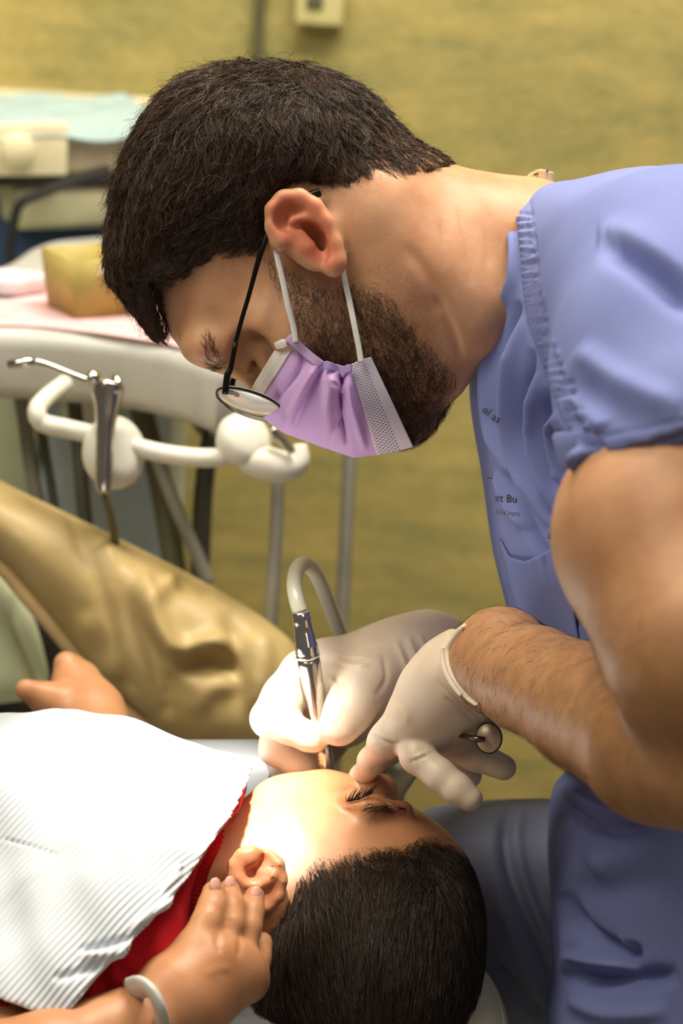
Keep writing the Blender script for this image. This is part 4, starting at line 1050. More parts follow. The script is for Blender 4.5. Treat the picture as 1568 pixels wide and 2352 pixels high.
def mask_grid(s0, s1, ns, nt, off=0.0):
    s = np.linspace(s0, s1, ns)[:, None]+0*np.linspace(0, 2, nt)[None]; u = np.linspace(0, 2, nt)[None]+0*s
    t = np.where(u <= 1, u, 2-u); f = lambda A: np.interp(s, S_, A)
    gx = f(EX)+(f(MX)-f(EX))*t; gy = f(EY)+(f(MY)-f(EY))*t
    dE = f(ED)+0.0045; hz = dE*np.sqrt(np.maximum(1-t**2.2, 0))**0.92
    gx = gx-0*t; z = DH-hz*np.where(u <= 1, 1, -1)-off*np.where(u <= 1, 1, -1)
    rl = mr.at(gx.ravel(), gy.ravel()).reshape(gx.shape)*np.clip((1-t)*6, 0, 1)*np.clip(t*9, 0.25, 1)
    z = z-rl*np.where(u <= 1, 1, -1)
    zz = np.full_like(z, DH)+(z-DH)*0.0+(z-DH)
    X, Y = (gx-784)*DH/FP*1.0, (1176-gy)*DH/FP
    k = np.where(u <= 1, z/DH, 1.0)                  # the near half keeps its outline at its own distance
    V, Q = gridmesh(X*k, Y*k, zz); return V, Q, s.ravel(), u.ravel()
def mask_mat(name, c0, c1, dots, dotc):
    m = Mat(name, rough=0.8, spec=0.2, sss=0.15, sscale=0.004)
    w1 = m.math('SINE', m.math('MULTIPLY', m.attr('ms'), 900.0))
    c = m.mix(m.math('MULTIPLY', m.math('ADD', w1, 1.0), 0.22), lin(c0), lin(c1))
    c = m.mix(m.math('MULTIPLY', m.noise(60, 3), 0.35), c, lin(tuple(min(255, x*1.12) for x in c0)))
    if dots:
        a = m.math('SINE', m.math('MULTIPLY', m.attr('mt'), dots[0])); b = m.math('SINE', m.math('MULTIPLY', m.attr('ms'), dots[1]))
        d = m.math('GREATER_THAN', m.math('MULTIPLY', a, b), 0.36)
        lo_ = m.math('GREATER_THAN', m.attr('ms'), dots[2]); hi_ = m.math('LESS_THAN', m.attr('ms'), dots[3])
        d = m.math('MULTIPLY', d, m.math('MULTIPLY', lo_, hi_)); c = m.mix(d, c, lin(dotc))
    m.color(c); m.bump(m.noise(1500, 2), 0.1, 0.0004); return m.m
mask = thing('surgical_mask', 'purple pleated surgical mask on the face of the man', 'mask', P(760, 1050, DH))
V, Q, s_, u_ = mask_grid(0.10, 0.80, 90, 120); V, Q = solid(V, Q, 0.0012)
mk('pleated_panel', V, Q, mask_mat('purple_mask_fabric', (206, 170, 222), (188, 150, 210), None, None), mask, attrs={'ms': np.tile(s_, 2), 'mt': np.tile(u_, 2)})
MB1 = mask_mat('white_mask_binding', (232, 222, 214), (226, 214, 214), (260., 640., 0.07, .125), (176, 158, 190))
V, Q, s_, u_ = mask_grid(-0.0, 0.135, 16, 120, 0.0012); V, Q = solid(V, Q, 0.0012); mk('top_binding', V, Q, MB1, mask, attrs={'ms': np.tile(s_, 2), 'mt': np.tile(u_, 2)})['label'] = 'white edge strip with weld dots'
MB2 = mask_mat('white_lower_binding', (226, 218, 226), (220, 212, 224), (190., 170., 0.785, .92), (120, 112, 156))
V, Q, s_, u_ = mask_grid(0.775, 1.0, 30, 120, 0.0012); V, Q = solid(V, Q, 0.0012); mk('lower_binding', V, Q, MB2, mask, attrs={'ms': np.tile(s_, 2), 'mt': np.tile(u_, 2)})['label'] = 'white lower edge strip with weld dots'
a, b = np.meshgrid(np.linspace(0, 1, 8), np.linspace(0, 1, 16), indexing='ij')
x = 664+20*a+82*b*1.02; y = 762-4*a+80*b; x = x-16*(a)*1.0; x = np.where(True, 668+(745-668)*b-16*a*0.9, x); y = 766+(834-766)*b+16*a*0.9
zz = DH-.0700-0.001*np.sin(b*9)+.002*b; V, Q = gridmesh((x-784)*zz/FP, (1176-y)*zz/FP, zz); V, Q = solid(V, Q, .001)
mk('side_weld_strip', V, Q, plain('pale_purple_weld', (188, 160, 204), 0.8), mask)
x = 744+(808-744)*b; y = np.interp(b, [0, .1, .6, .66, .8, 1], [832, 828, 842, 850, 838, 836])+18*a; zz = DH-.0715-0.0025*np.sin(b*8.5)
V, Q = gridmesh((x-784)*zz/FP, (1176-y)*zz/FP, zz); V, Q = solid(V, Q, .001); mk('side_weld_strip', V, Q, plain('purple_weld', (172, 146, 206), 0.8), mask)
V, F = tube([P(632, 794, DH-.064), P(648, 788, DH-.066), P(660, 788, DH-.068)], [.0022, .0030, .0018], 10, 3, flat=.5); mk('nose_wire_end', V, F, M_WHITE, mask)
M_ELAS = plain('white_elastic', (226, 226, 222), 0.7, var=0.03, scale=300)
for k, pp in enumerate([[(626, 528, .0800), (634, 580, .0775), (648, 640, .0750), (662, 705, .0725), (674, 752, .0695), (679, 786, .0680)],
          [(787, 600, .0790), (791, 640, .0735), (802, 690, .0710), (814, 750, .0705), (824, 800, .0695), (829, 832, .0690)]]):
    V, F = tube([P(x, y, DH-o-.003) for x, y, o in pp], [.0009, .0016, .0018, .0018, .0018, .0018], 10, 6, flat=0.45, up=(0, 0, 1)); mk('ear_loop', V, F, M_ELAS, mask)

# ------------------------------------------------------------------ glasses
gl = thing('eyeglasses', 'black metal framed eyeglasses on the bearded man', 'glasses', P(560, 930, DH))
M_BLK = plain('black_metal', (26, 24, 22), 0.3, 0.6)
m = Mat('spectacle_lens', rough=0.06, spec=0.9); m.color((232, 230, 222)); m.b.inputs['Transmission Weight'].default_value = 0.15  # near-white base colour stands in for the reflection on the glass
m.b.inputs['Coat Weight'].default_value = 1.0; m.b.inputs['Coat Roughness'].default_value = 0.05; M_LENS = m.m
e1 = np.array([.958, -.285, 0.0]); nrm = np.array([-.27, -.935, -.235]); nrm /= np.linalg.norm(nrm); e1 = e1-nrm*(e1@nrm); e1 /= np.linalg.norm(e1); e2 = np.cross(nrm, e1)
def lens(c, sgn):
    a = np.linspace(0, 2*np.pi, 40, endpoint=False); V = []; r = np.linspace(0.02, 1, 9)
    def ring(k, h): return c+k*(.0205*np.cos(a)[:, None]*e1+.0245*np.sign(np.sin(a))[:, None]*(np.abs(np.sin(a))**.85)[:, None]*e2)+nrm*h
    rows = [ring(k, .0042*(1-k*k)) for k in r]+[ring(1.0, -.0016)]+[ring(k, -.0016+.0030*(1-k*k)) for k in r[::-1]]
    V = np.concatenate(rows); n = 40; F = []
    for i in range(len(rows)-1):
        for j in range(n): F.append([i*n+j, i*n+(j+1) % n, (i+1)*n+(j+1) % n, (i+1)*n+j])
    F.append(list(range(n))[::-1]); F.append(list(range((len(rows)-1)*n, len(rows)*n))); return V, F, ring(1.02, -.0002)
for sgn, cc in ((1, P(571, 925, DH-.036)), (-1, P(571, 925, DH-.036)+np.array([0, 0, .072]))):
    V, F, rim = lens(cc, sgn); mk('lens', V, F, M_LENS, gl)
    V, F = tube(np.concatenate([rim, rim[:2]]), .0008, 6); mk('rim', V, F, M_BLK, gl)
V, F = tube([P(571, 925, DH-.012)-e1*.016, P(560, 918, DH)-e1*.016, P(571, 925, DH+.012)-e1*.016], .0012, 8, 4); mk('bridge', V, F, M_BLK, gl)
for sgn in (1, -1):
    dz = lambda o: DH-o*sgn
    kk = lambda pp: [P(x, y, DH)*np.array([1 if sgn < 0 else dz(o)/DH]*2+[0])+np.array([0, 0, dz(o)]) for x, y, o in pp]
    V, F = tube(kk([(736, 441, .0800), (722, 445, .0800), (700, 452, .0790), (660, 470, .0775), (628, 505, .0800), (606, 560, .0815), (590, 610, .0805), (572, 676, .0780), (556, 730, .0745), (541, 786, .0710)]),
               [.0026, .0026, .0020, .0017, .0017, .0017, .0016, .0014, .0014, .0014], 10, 5); mk('temple_arm', V, F, M_BLK, gl)
    V, F = tube(kk([(541, 786, .0710), (530, 845, .0680), (522, 862, .0675), (517, 905, .0650)]), [.0015, .0017, .0021, .0021], 8, 3); mk('hinge_arm', V, F, M_BLK, gl)
    V, F = tube(kk([(512, 899, .0655), (530, 903, .0635), (548, 907, .0600)]), [.0016, .0018, .0012], 8, 2); mk('end_piece', V, F, M_CHROME, gl)

# ------------------------------------------------------------------ drill and mirror
DD = 1.43
dr = thing('dental_drill', 'steel dental drill held in the lamplit glove', 'drill', P(755, 1795, DD))
ax = [P(690, 1404, 1.422), P(756, 1800, 1.452)]
def along(k): return ax[0]+(ax[1]-ax[0])*k
prof = [(0.0, .0047), (.004, .0056), (.06, .0058), (.115, .0060), (.118, .0064), (.19, .0069), (.195, .0075), (.205, .0069), (.212, .0076), (.222, .0069), (.230, .0077), (.238, .0070), (.246, .0078), (.262, .0078)]
V, F = tube([along(k) for k, r in prof], [r for k, r in prof], 20); mk('coupling', V, F, M_CHROME, dr)
prof = [(.262, .0070), (.30, .0076), (.45, .0066), (.60, .0050), (.70, .0041), (.76, .0040)]
V, F = tube([along(k) for k, r in prof], [r for k, r in prof], 20); mk('barrel', V, F, M_STEEL, dr)
prof = [(.76, .0042), (.78, .0052)]+[(.80+.0125*i, .0056 if i % 2 else .0050) for i in range(15)]+[(.99, .004)]
V, F = tube([along(k) for k, r in prof], [r for k, r in prof], 20); mk('ribbed_grip', V, F, M_STEEL, dr)
V, F = tube([P(690, 1406, 1.425), P(681, 1375, 1.427), P(676, 1340, 1.435), P(682, 1308, 1.45), P(698, 1296, 1.47), P(722, 1312, 1.50), P(745, 1360, 1.54), P(768, 1420, 1.57), P(788, 1475, 1.60), P(815, 1560, 1.63), P(840, 1680, 1.66)], [.0052]*11, 12, 6)
m = Mat('translucent_grey_tubing', rough=0.3, spec=0.5, sss=0.3, sscale=0.004); m.color((172, 170, 152)); mk('supply_hose', V, F, m.m, dr)
mi = thing('mouth_mirror', 'small round dental mirror with printed back beside the gloved fingers', 'mirror', P(1122, 1725, 1.37))
nm = np.array([-.22, .05, -.97]); c = P(1122, 1695, 1.350)
V, F = disc(c, nm, [(-.0022, .0010), (-.0022, .0082), (-.0012, .0090), (.0008, .0090), (.0016, .0084), (.0018, .0010)], 28); V = c+(V-c)*np.array([.86, 1.0, 1]); mk('disc', V, F, plain('brassy_steel', (214, 190, 164), 0.4, 0.7, var=0.12, scale=120), mi)
a = np.linspace(0, 2*np.pi, 37); nn_ = nm/np.linalg.norm(nm); ea = np.cross(nn_, [0, 1, 0]); eb = np.cross(ea, nn_)
V, F = tube([c+.0090*(.86*math.cos(t)*ea+math.sin(t)*eb) for t in a], .0007, 6); mk('rim', V, F, M_BLACK, mi)
V, F = tube([P(1112, 1698, 1.346), P(1092, 1697, 1.346), P(1062, 1690, 1.356), P(1030, 1680, 1.37), P(985, 1668, 1.385)], [.0018, .0020, .0016, .0030, .0034], 10, 4); mk('handle', V, F, plain('dark_steel', (120, 104, 90), 0.3, 1.0), mi)
# ================================================================== the patient
DB = 1.412
boy = thing('person', 'dark haired child in a red shirt lying back under the lamp', 'person', P(300, 2330, 1.42))
M_BSKIN = skin_mat('warm_child_skin', (194, 142, 102), (178, 124, 84), (200, 130, 98), stub=False, rough=0.42)
bs = SDF((P(-90, 0, 1.66)[0], -0.35, 1.14), (P(1150, 0, 1.41)[0], P(0, 1465, 1.66)[1], 1.70), 0.0021)
bh_poly = [(545, 1876), (572, 1830), (605, 1800), (650, 1786), (700, 1781), (745, 1780), (790, 1786), (826, 1788), (850, 1784), (882, 1784), (897, 1798), (905, 1835), (915, 1850), (965, 1868), (1030, 1916), (1070, 1966),
           (1098, 2050), (1105, 2130), (1096, 2210), (1070, 2300), (1020, 2375), (900, 2440), (720, 2440), (590, 2380), (520, 2280), (470, 2160), (452, 2080), (458, 2010), (490, 1940)]
gx, gy = bs.pixgrid(DB)
cw2 = np.array([(860, 2150, 73), (980, 2050, 68), (720, 2100, 70), (650, 1900, 52), (850, 1850, 44), (760, 1800, 40), (490, 2050, 46), (550, 2200, 52), (980, 1930, 52), (620, 2020, 62)], float)
w = 1.0/(((gx[..., None]-cw2[:, 0])**2+(gy[..., None]-cw2[:, 1])**2)+50.0**2)**1.3
Wb = (w*cw2[:, 2]).sum(-1)/w.sum(-1)/1000
ZB = DB+np.clip((2080-gy)/300, -1, 1)*0.020
bs.inflate(bh_poly, DB, ZB, Wb, 0.052, blur=5, sm=4)
# cheek, nose, lids, brow, lips
bs.ell(P(868, 1806, 1.430), (.0080, .0066, .0085), k=0.006); bs.ell(P(886, 1826, 1.432), (.0066, .0100, .0070), k=0.008)
bs.ell(P(848, 1812, 1.421), (.0045, .0042, .0045), k=0.004)
bs.ell(P(820, 1822, 1.400), (.0100, .0085, .016), k=0.010, op='s')
bs.ell(P(812, 1840, 1.401), (.0100, .0080, .0100), k=0.004)
bs.cone(P(845, 1858, 1.392), P(930, 1856, 1.405), .0050, .0045, k=0.010)
bs.ell(P(752, 1786, 1.436), (.010, .0035, .012), k=0.006)
# ear
BE = lambda x, y, o: P(x, y, 1.352-o)
bs.ell(BE(590, 2018, .004), (.0150, .0190, .0090), k=0.006)
hp_ = [(622, 1966), (640, 1985), (647, 2020), (641, 2058), (614, 2084), (582, 2076), (556, 2048), (538, 2015), (537, 1984), (554, 1962), (580, 1954)]
for i, (a, b) in enumerate(zip(hp_[:-1], hp_[1:])): bs.cone(BE(*a, .008 if i > 1 else .004+.002*i), BE(*b, .009), .0036, .0036, k=0.003)
bs.ell(BE(596, 1984, .0155), (.0052, .0082, .0135), k=0.003, op='s', R=np.array([[.8, -.6, 0], [.6, .8, 0], [0, 0, 1.]]))
bs.ell(BE(577, 2010, .0150), (.0062, .0058, .0090), k=0.003, op='s')
bs.ell(BE(622, 2006, .0150), (.0058, .0036, .0060), k=0.003, op='s')
bs.cone(BE(625, 2045, .0155), BE(645, 2010, .0140), .0026, .0022, k=0.003, op='s')
bs.cone(BE(560, 2040, .0155), BE(610, 2062, .0155), .0026, .0026, k=0.003, op='s')
an = [(548, 1992), (549, 2016), (563, 2032), (590, 2036), (614, 2026), (628, 2010)]
for a, b in zip(an[:-1], an[1:]): bs.cone(BE(*a, .0105), BE(*b, .0115), .0034, .0034, k=0.002)
bs.cone(BE(600, 2004, .0085), BE(612, 1996, .008), .0030, .0024, k=0.003)
bs.ell(BE(574, 1972, .0085), (.0060, .0050, .0050), k=0.004)
# trunk core, near arm with the hand laid to the ear
bs.chain([(520, 2060, 1.41, 42), (430, 2060, 1.41, 50), (250, 2060, 1.42, 60)], k=0.03)
bs.chain([(300, 2150, 1.38, 40), (60, 2400, 1.26, 26), (-60, 2480, 1.20, 25)], k=0.02)
bs.chain([(-60, 2480, 1.20, 25), (120, 2425, 1.215, 23.5), (260, 2380, 1.232, 21.5), (345, 2342, 1.243, 19.5), (420, 2280, 1.252, 20)], k=0.012)
bs.chain([(400, 2262, 1.250, 19), (465, 2200, 1.262, 14), (450, 2175, 1.262, 10.5)], k=0.010)
bs.chain([(430, 2290, 1.255, 21), (515, 2205, 1.268, 14.5)], k=0.012)
bs.chain([(440, 2320, 1.258, 21), (545, 2240, 1.276, 15), (572, 2252, 1.287, 11.5)], k=0.012)
bs.chain([(446, 2178, 1.260, 10.6), (474, 2118, 1.268, 8.8), (486, 2085, 1.275, 8.5), (490, 2050, 1.284, 7.0)], k=0.0025)
bs.chain([(500, 2198, 1.268, 10.2), (528, 2122, 1.277, 8.3), (531, 2085, 1.287, 8.0), (526, 2043, 1.300, 6.5)], k=0.0025)
bs.chain([(545, 2218, 1.278, 9.8), (570, 2130, 1.288, 7.8), (578, 2095, 1.296, 7.4), (584, 2058, 1.305, 6.2)], k=0.0025)
bs.chain([(565, 2260, 1.284, 11), (592, 2200, 1.292, 7.8), (602, 2165, 1.300, 6.4)], k=0.0025)
bs.chain([(440, 2240, 1.275, 13), (500, 2150, 1.300, 9.5), (512, 2110, 1.312, 8.0)], k=0.004)
# far hand beyond the chest
bs.chain([(300, 1900, 1.50, 30), (260, 1760, 1.58, 26), (205, 1640, 1.63, 24), (175, 1590, 1.645, 17), (152, 1525, 1.65, 9.5)], k=0.012)
bs.chain([(190, 1640, 1.63, 20), (120, 1612, 1.62, 13), (60, 1584, 1.61, 8)], k=0.008)
bs.chain([(215, 1610, 1.64, 16), (190, 1560, 1.66, 12), (168, 1530, 1.665, 9)], k=0.006)
V, Q = bs.mesh(); V = relax(V, Q, 2, 0.45)
V = crease(V, Q, [([(782, 1846), (800, 1843), (820, 1836), (850, 1825)], 4, -.0016), ([(790, 1852), (815, 1852), (845, 1842)], 5, .0008), ([(905, 1838), (912, 1850), (930, 1856)], 6, -.001),
    ([(505, 2190), (500, 2165), (503, 2140)], 5, -.0012), ([(548, 2200), (552, 2165), (550, 2140)], 5, -.0012), ([(470, 2240), (500, 2225), (530, 2225)], 8, .0006), ([(480, 2105), (492, 2103)], 3, -.0006), ([(528, 2100), (540, 2100)], 3, -.0006)])
N = vnorm(V, Q); px, py = pix(V)
be = np.clip(in_poly([(520, 1960), (560, 1935), (630, 1950), (660, 2010), (650, 2070), (605, 2100), (560, 2070), (525, 2020)], px, py)/25, 0, 1)*(V[:, 2] < 1.36)*(V[:, 2] > 1.315)
BV, BQ = V, Q
mk('body', V, Q, M_BSKIN, boy, attrs={'red': be*0.35, 'stubble': 0*be})
M_NAIL = plain('pink_nail', (222, 164, 150), 0.25)
for x, y, d, ang in ((589, 2055, 1.2985, .25), (530, 2032, 1.2935, .12), (496, 2036, 1.2775, .1)):
    c = P(x, y, d); n_ = np.array([.55, .25, -.8]); n_ /= np.linalg.norm(n_); e_ = np.array([math.sin(ang), math.cos(ang), .1]); e_ -= n_*(e_@n_); e_ /= np.linalg.norm(e_); f_ = np.cross(n_, e_)
    a = np.linspace(0, 2*np.pi, 20, endpoint=False)
    ringv = lambda k, h: c+k*(.0052*np.cos(a)[:, None]*e_+.0034*np.sin(a)[:, None]*f_)+n_*h
    rows = [ringv(k, .0010*(1-k*k)) for k in (.05, .4, .75, 1.0)]+[ringv(1.0, -.002)]; F = []
    for i in range(4):
        for j in range(20): F.append([i*20+j, i*20+(j+1) % 20, (i+1)*20+(j+1) % 20, (i+1)*20+j])
    mk('fingernail', np.concatenate(rows), F, M_NAIL, boy)
# hair
bh_line = [(1050, 1938), (1018, 1924), (986, 1914), (954, 1908), (915, 1926), (874, 1934), (845, 1922), (816, 1914), (790, 1922), (762, 1924), (727, 1912), (697, 1892), (690, 1905), (688, 1950), (670, 1990), (654, 2035), (636, 2080), (608, 2098),
           (602, 2146), (592, 2220), (560, 2275), (526, 2316), (520, 2400)]
bh_out = [(620, 2450), (760, 2470), (920, 2450), (1040, 2380), (1083, 2310), (1104, 2240), (1115, 2150), (1113, 2090), (1100, 2030), (1078, 1978)]
bcap = [(1040, 1920), (960, 1870), (850, 1850), (640, 1880), (520, 2050), (480, 2200), (500, 2400)]+bh_out
bc = SDF(np.append(P(500, 2445, DB)[:2], DB-.10), np.append(P(1140, 1860, DB)[:2], DB+.11), 0.0028)
gx, gy = bc.pixgrid(DB); w = 1.0/(((gx[..., None]-cw2[:, 0])**2+(gy[..., None]-cw2[:, 1])**2)+50.0**2)**1.3
bc.inflate(bcap, DB, DB+np.clip((2080-gy)/300, -1, 1)*0.020, (w*cw2[:, 2]).sum(-1)/w.sum(-1)/1000+.0062, 0.058, blur=4, sm=4)
D2 = blur2(poly_sd(catmull(np.array([P(a, b, DB)[:2] for a, b in bh_line+bh_out]), 4, True), bc.ax[0][:, None], bc.ax[1][None, :]), 1)
bc.F = smax(bc.F, (-D2-.001)[:, :, None].astype(np.float32)+0*bc.F, 0.012)
V, Q = bc.mesh(); V = relax(V, Q, 2); N = vnorm(V, Q)
capV = V+N*(0.0010*vnoise(V*np.array([1.8, .6, 1]), 260, 5)-.0012)[:, None]; capQ = Q
bhp = bh_line+bh_out
rt = roots_on(V, Q, 42000, lambda px, py, N, c: np.clip(in_poly(bhp, px, py, 4)/22+0.5, 0, 1)*np.where(N[:, 2] < .35, 1, .25), 21)
def bflow2(p):
    px, py = pix(p)
    f = np.stack([np.interp(px, [600, 800, 1000], [0.30, 0.12, -0.35]), 0*px-1.0, np.interp(py, [1900, 2000], [-.5, 0])], 1)
    return f+np.stack([vnoise(p, 40, 31), vnoise(p, 40, 32), vnoise(p, 40, 33)], 1)*0.22
V2, Q2, tone = strands(bc, rt, bflow2, lambda p: np.interp(pix(p)[1], [1900, 1960, 2100], [.010, .018, .024]), .00030, lambda p: 0*p[:, 0]+.0032, 22, 5, clump=2200, jitter=0.16, clumpf=.55)
mk('hair', np.concatenate([capV, V2]), np.concatenate([capQ, Q2+len(capV)]), M_BHAIR, boy, attrs={'tone': np.concatenate([np.zeros(len(capV)), tone*.97])})
# brow and lashes
rb = roots_on(BV, BQ, 320, lambda px, py, N, c: np.clip(in_poly([(842, 1850), (880, 1846), (935, 1852), (930, 1864), (880, 1864), (850, 1860)], px, py)/7+.3, 0, 1)*(N[:, 2] < .3)*(c[:, 2] < 1.43), 23)
V1, Q1, t1 = strands(bs, rb, lambda p: np.tile([-1.0, -.25, 0], (len(p), 1)), lambda p: 0*p[:, 0]+.007, .00022, lambda p: 0*p[:, 0]+.0006, 24, 3, jitter=.25)
mk('eyebrow', V1, Q1, M_BHAIR, boy, attrs={'tone': t1*.9})
r = np.random.RandomState(9); tl = []
for k in range(46):
    t = k/45; x, y = 796+t*56, np.interp(t, [0, .5, 1], [1842, 1837, 1824]); zz = near_surf(bs, np.array([x]), np.array([y]), 1.30, 1.50)[0]
    if np.isnan(zz): zz = 1.39
    a = P(x, y, zz); L = r.uniform(.0065, .0105); dv = np.array([.25+.35*t+r.normal()*.12, 1.0, -.55+r.normal()*.2]); dv /= np.linalg.norm(dv)
    tl.append(tube([a, a+dv*L*.5+np.array([0, 0, -.0006]), a+dv*L+np.array([.0012, .0006, .0004])], [.00022, .00018, .00006], 4))
mk('eyelashes', *join(*tl), plain('lash_black', (22, 16, 12), 0.5), boy)

# red shirt
A0, A1, A2 = P(480, 2005, 1.415), P(150, 2015, 1.43), P(-330, 2050, 1.44)
RA = (0.088, 0.125, 0.125); SQ = 0.76
sh = SDF(np.append(P(-160, 2445, 1.42)[:2], 1.15), np.append(P(620, 1600, 1.45)[:2], 1.60), 0.0032)
sh.cone(A0, A1, RA[0]-.004, RA[1]-.004, k=.01, sq=SQ, sqdir=UPC); sh.cone(A1, A2, RA[1]-.004, RA[2]-.004, k=.01, sq=SQ, sqdir=UPC)
sh.chain([(430, 2110, 1.35, 42), (270, 2240, 1.295, 40), (80, 2390, 1.262, 36)], k=0.04)
cut = np.array([P(a, b, 1.37)[:2] for a, b in [(-400, 1400), (560, 1400), (556, 1820), (534, 1876), (492, 1925), (460, 1985), (446, 2045), (448, 2110), (470, 2180), (500, 2260), (480, 2600), (-400, 2600)]])
sh.F = smax(sh.F, (-poly_sd(catmull(cut, 4, True), sh.ax[0][:, None], sh.ax[1][None, :]))[:, :, None].astype(np.float32)+0*sh.F, 0.006)
V, Q = sh.mesh(); V = relax(V, Q, 3)
V = crease(V, Q, [([(430, 2080), (440, 2150), (425, 2200)], 8, -.003), ([(410, 2080), (415, 2150), (400, 2210)], 10, .002), ([(265, 2195), (290, 2230), (310, 2260)], 8, -.005), ([(250, 2210), (270, 2250), (300, 2290)], 9, .004),
    ([(230, 2230), (245, 2280), (255, 2330)], 9, -.006), ([(205, 2260), (222, 2310), (230, 2350)], 10, .004), ([(20, 2290), (60, 2330), (80, 2352)], 10, -.004), ([(330, 2160), (380, 2200), (390, 2230)], 20, .002)], 3)
m = Mat('red_knit', rough=0.85, spec=0.12); kn = m.noise(900, 2, .5)
m.color(m.mix(.2, m.ramp(m.noise(12, 3), [(.3, (168, 20, 32)), (.7, (188, 26, 38))]), m.ramp(kn, [(.3, (120, 10, 22)), (.7, (206, 40, 50))]))).bump(kn, .2, .0006); M_RED = m.m
mk('shirt', V, Q, M_RED, boy)['label'] = 'red knit shirt'
cp = [P(*q) for q in ((534, 1874, 1.425), (500, 1916, 1.385), (472, 1962, 1.362), (452, 2015, 1.350), (445, 2070, 1.345), (455, 2120, 1.350), (480, 2170, 1.37), (520, 2200, 1.42), (540, 2120, 1.46), (545, 1980, 1.47), (545, 1900, 1.455), (534, 1874, 1.425))]
cpt = catmull(np.array(cp), 26); V, F = tube(cpt, .0058+.0006*np.where(np.arange(len(cpt)) % 4 < 2, 1, -1), 12); mk('collar', V, F, M_RED, boy)['label'] = 'ribbed red collar'

# ------------------------------------------------------------------ paper bib over the chest
bb = SDF(np.append(P(-140, 2420, 1.43)[:2], 1.20), np.append(P(650, 1600, 1.44)[:2], 1.57), 0.0016)
bb.cone(A0, A1, RA[0], RA[1], k=.01, sq=SQ, sqdir=UPC); bb.cone(A1, A2, RA[1], RA[2], k=.01, sq=SQ, sqdir=UPC)
bb.chain([(430, 2110, 1.35, 45), (270, 2240, 1.295, 43), (80, 2390, 1.262, 39)], k=0.07)
X, Y, Z = bb.ax[0][:, None, None], bb.ax[1][None, :, None], bb.ax[2][None, None, :]
B = bb.F+(.0012*np.sin(X*150+Y*90)+.0012*np.sin(Z*120+X*60)).astype(np.float32)
for _ in range(4):
    for ax_ in range(3):
        B = np.moveaxis(B, ax_, 0); B[1:-1] = (B[:-2]+2*B[1:-1]+B[2:])*np.float32(.25); B = np.moveaxis(B, 0, ax_)
edge = [(-400, 1300), (600, 1300), (600, 1680), (590, 1724), (568, 1792), (534, 1866), (506, 1905), (470, 1956), (432, 2012), (380, 2076), (330, 2134), (270, 2192), (205, 2262), (150, 2334), (80, 2324), (0, 2293), (-100, 2250), (-400, 2200)]
PX, PY = (784+FP*X/Z), (1176-FP*Y/Z)
Dm = poly_sd(np.array(edge, float), np.arange(-300, 760, 4.)[:, None], np.arange(1400, 2500, 4.)[None])   # distance to the paper's edge
ix = np.clip(((PX+300)/4), 0, 263.9).astype(np.int32)+0*np.zeros((1, bb.n[1], 1), np.int32); iy = np.clip(((PY-1400)/4), 0, 273.9).astype(np.int32)+0*ix
E_ = (Dm[np.broadcast_to(ix, bb.n), np.broadcast_to(iy, bb.n)]*1.4/FP).astype(np.float32)
cz = A1+np.array([0, 0, .0]); side = ((X-cz[0])*UPC[0]+(Y-cz[1])*UPC[1]+(Z-cz[2])*UPC[2])+.055*np.ones_like(X)      # only above and on the near flank
keep = np.maximum(side, (cz[2]-.01-Z)*1.0).astype(np.float32)
bb.F = np.maximum(np.maximum(B-.0062, .0022-B), np.maximum(-E_, -keep)).astype(np.float32)
V, Q = bb.mesh(); V = relax(V, Q, 3); px, py = pix(V)
V = crease(V, Q, [([(300, 2140), (360, 2090), (430, 2050)], 7, .004), ([(310, 2155), (370, 2105), (440, 2065)], 7, -.003), ([(180, 2200), (260, 2190), (330, 2165)], 12, .004), ([(180, 2184), (240, 2172), (320, 2150)], 9, -.003),
    ([(0, 1775), (110, 1700), (200, 1652)], 9, -.003), ([(0, 1925), (80, 1945), (140, 1965)], 4, -.0016), ([(370, 2050), (405, 2012), (412, 1985)], 7, .003), ([(480, 1800), (530, 1780), (560, 1765)], 9, .003),
    ([(490, 1830), (540, 1800), (575, 1780)], 8, -.003), ([(120, 2250), (190, 2230), (240, 2215)], 10, -.003), ([(380, 1660), (420, 1690), (500, 1700)], 9, -.002)], 2)
m = Mat('pleated_paper', rough=0.85, spec=0.15, sss=0.1, sscale=.003)
ws = m.math('SINE', m.math('MULTIPLY', m.attr('ba'), 1750.0)); wf = m.math('SINE', m.math('MULTIPLY', m.attr('bb'), 3600.0))
dt = m.math('MULTIPLY', m.math('GREATER_THAN', ws, 0.45), m.math('GREATER_THAN', wf, -.2))
m.color(m.mix(m.math('MULTIPLY', dt, .55), lin((208, 214, 222)), lin((168, 190, 220)))).bump(ws, .5, .0012)
bib = thing('dental_bib', 'pleated white paper bib spread over the chest of the child', 'bib', P(250, 2250, 1.36))
lx, ly = (V[:, 0]-.02*0), V[:, 1]+0.35*(V[:, 2]-1.42)
mk('paper_sheet', V, Q, m.m, bib, attrs={'ba': .80*lx-.60*ly, 'bb': .60*lx+.80*ly})

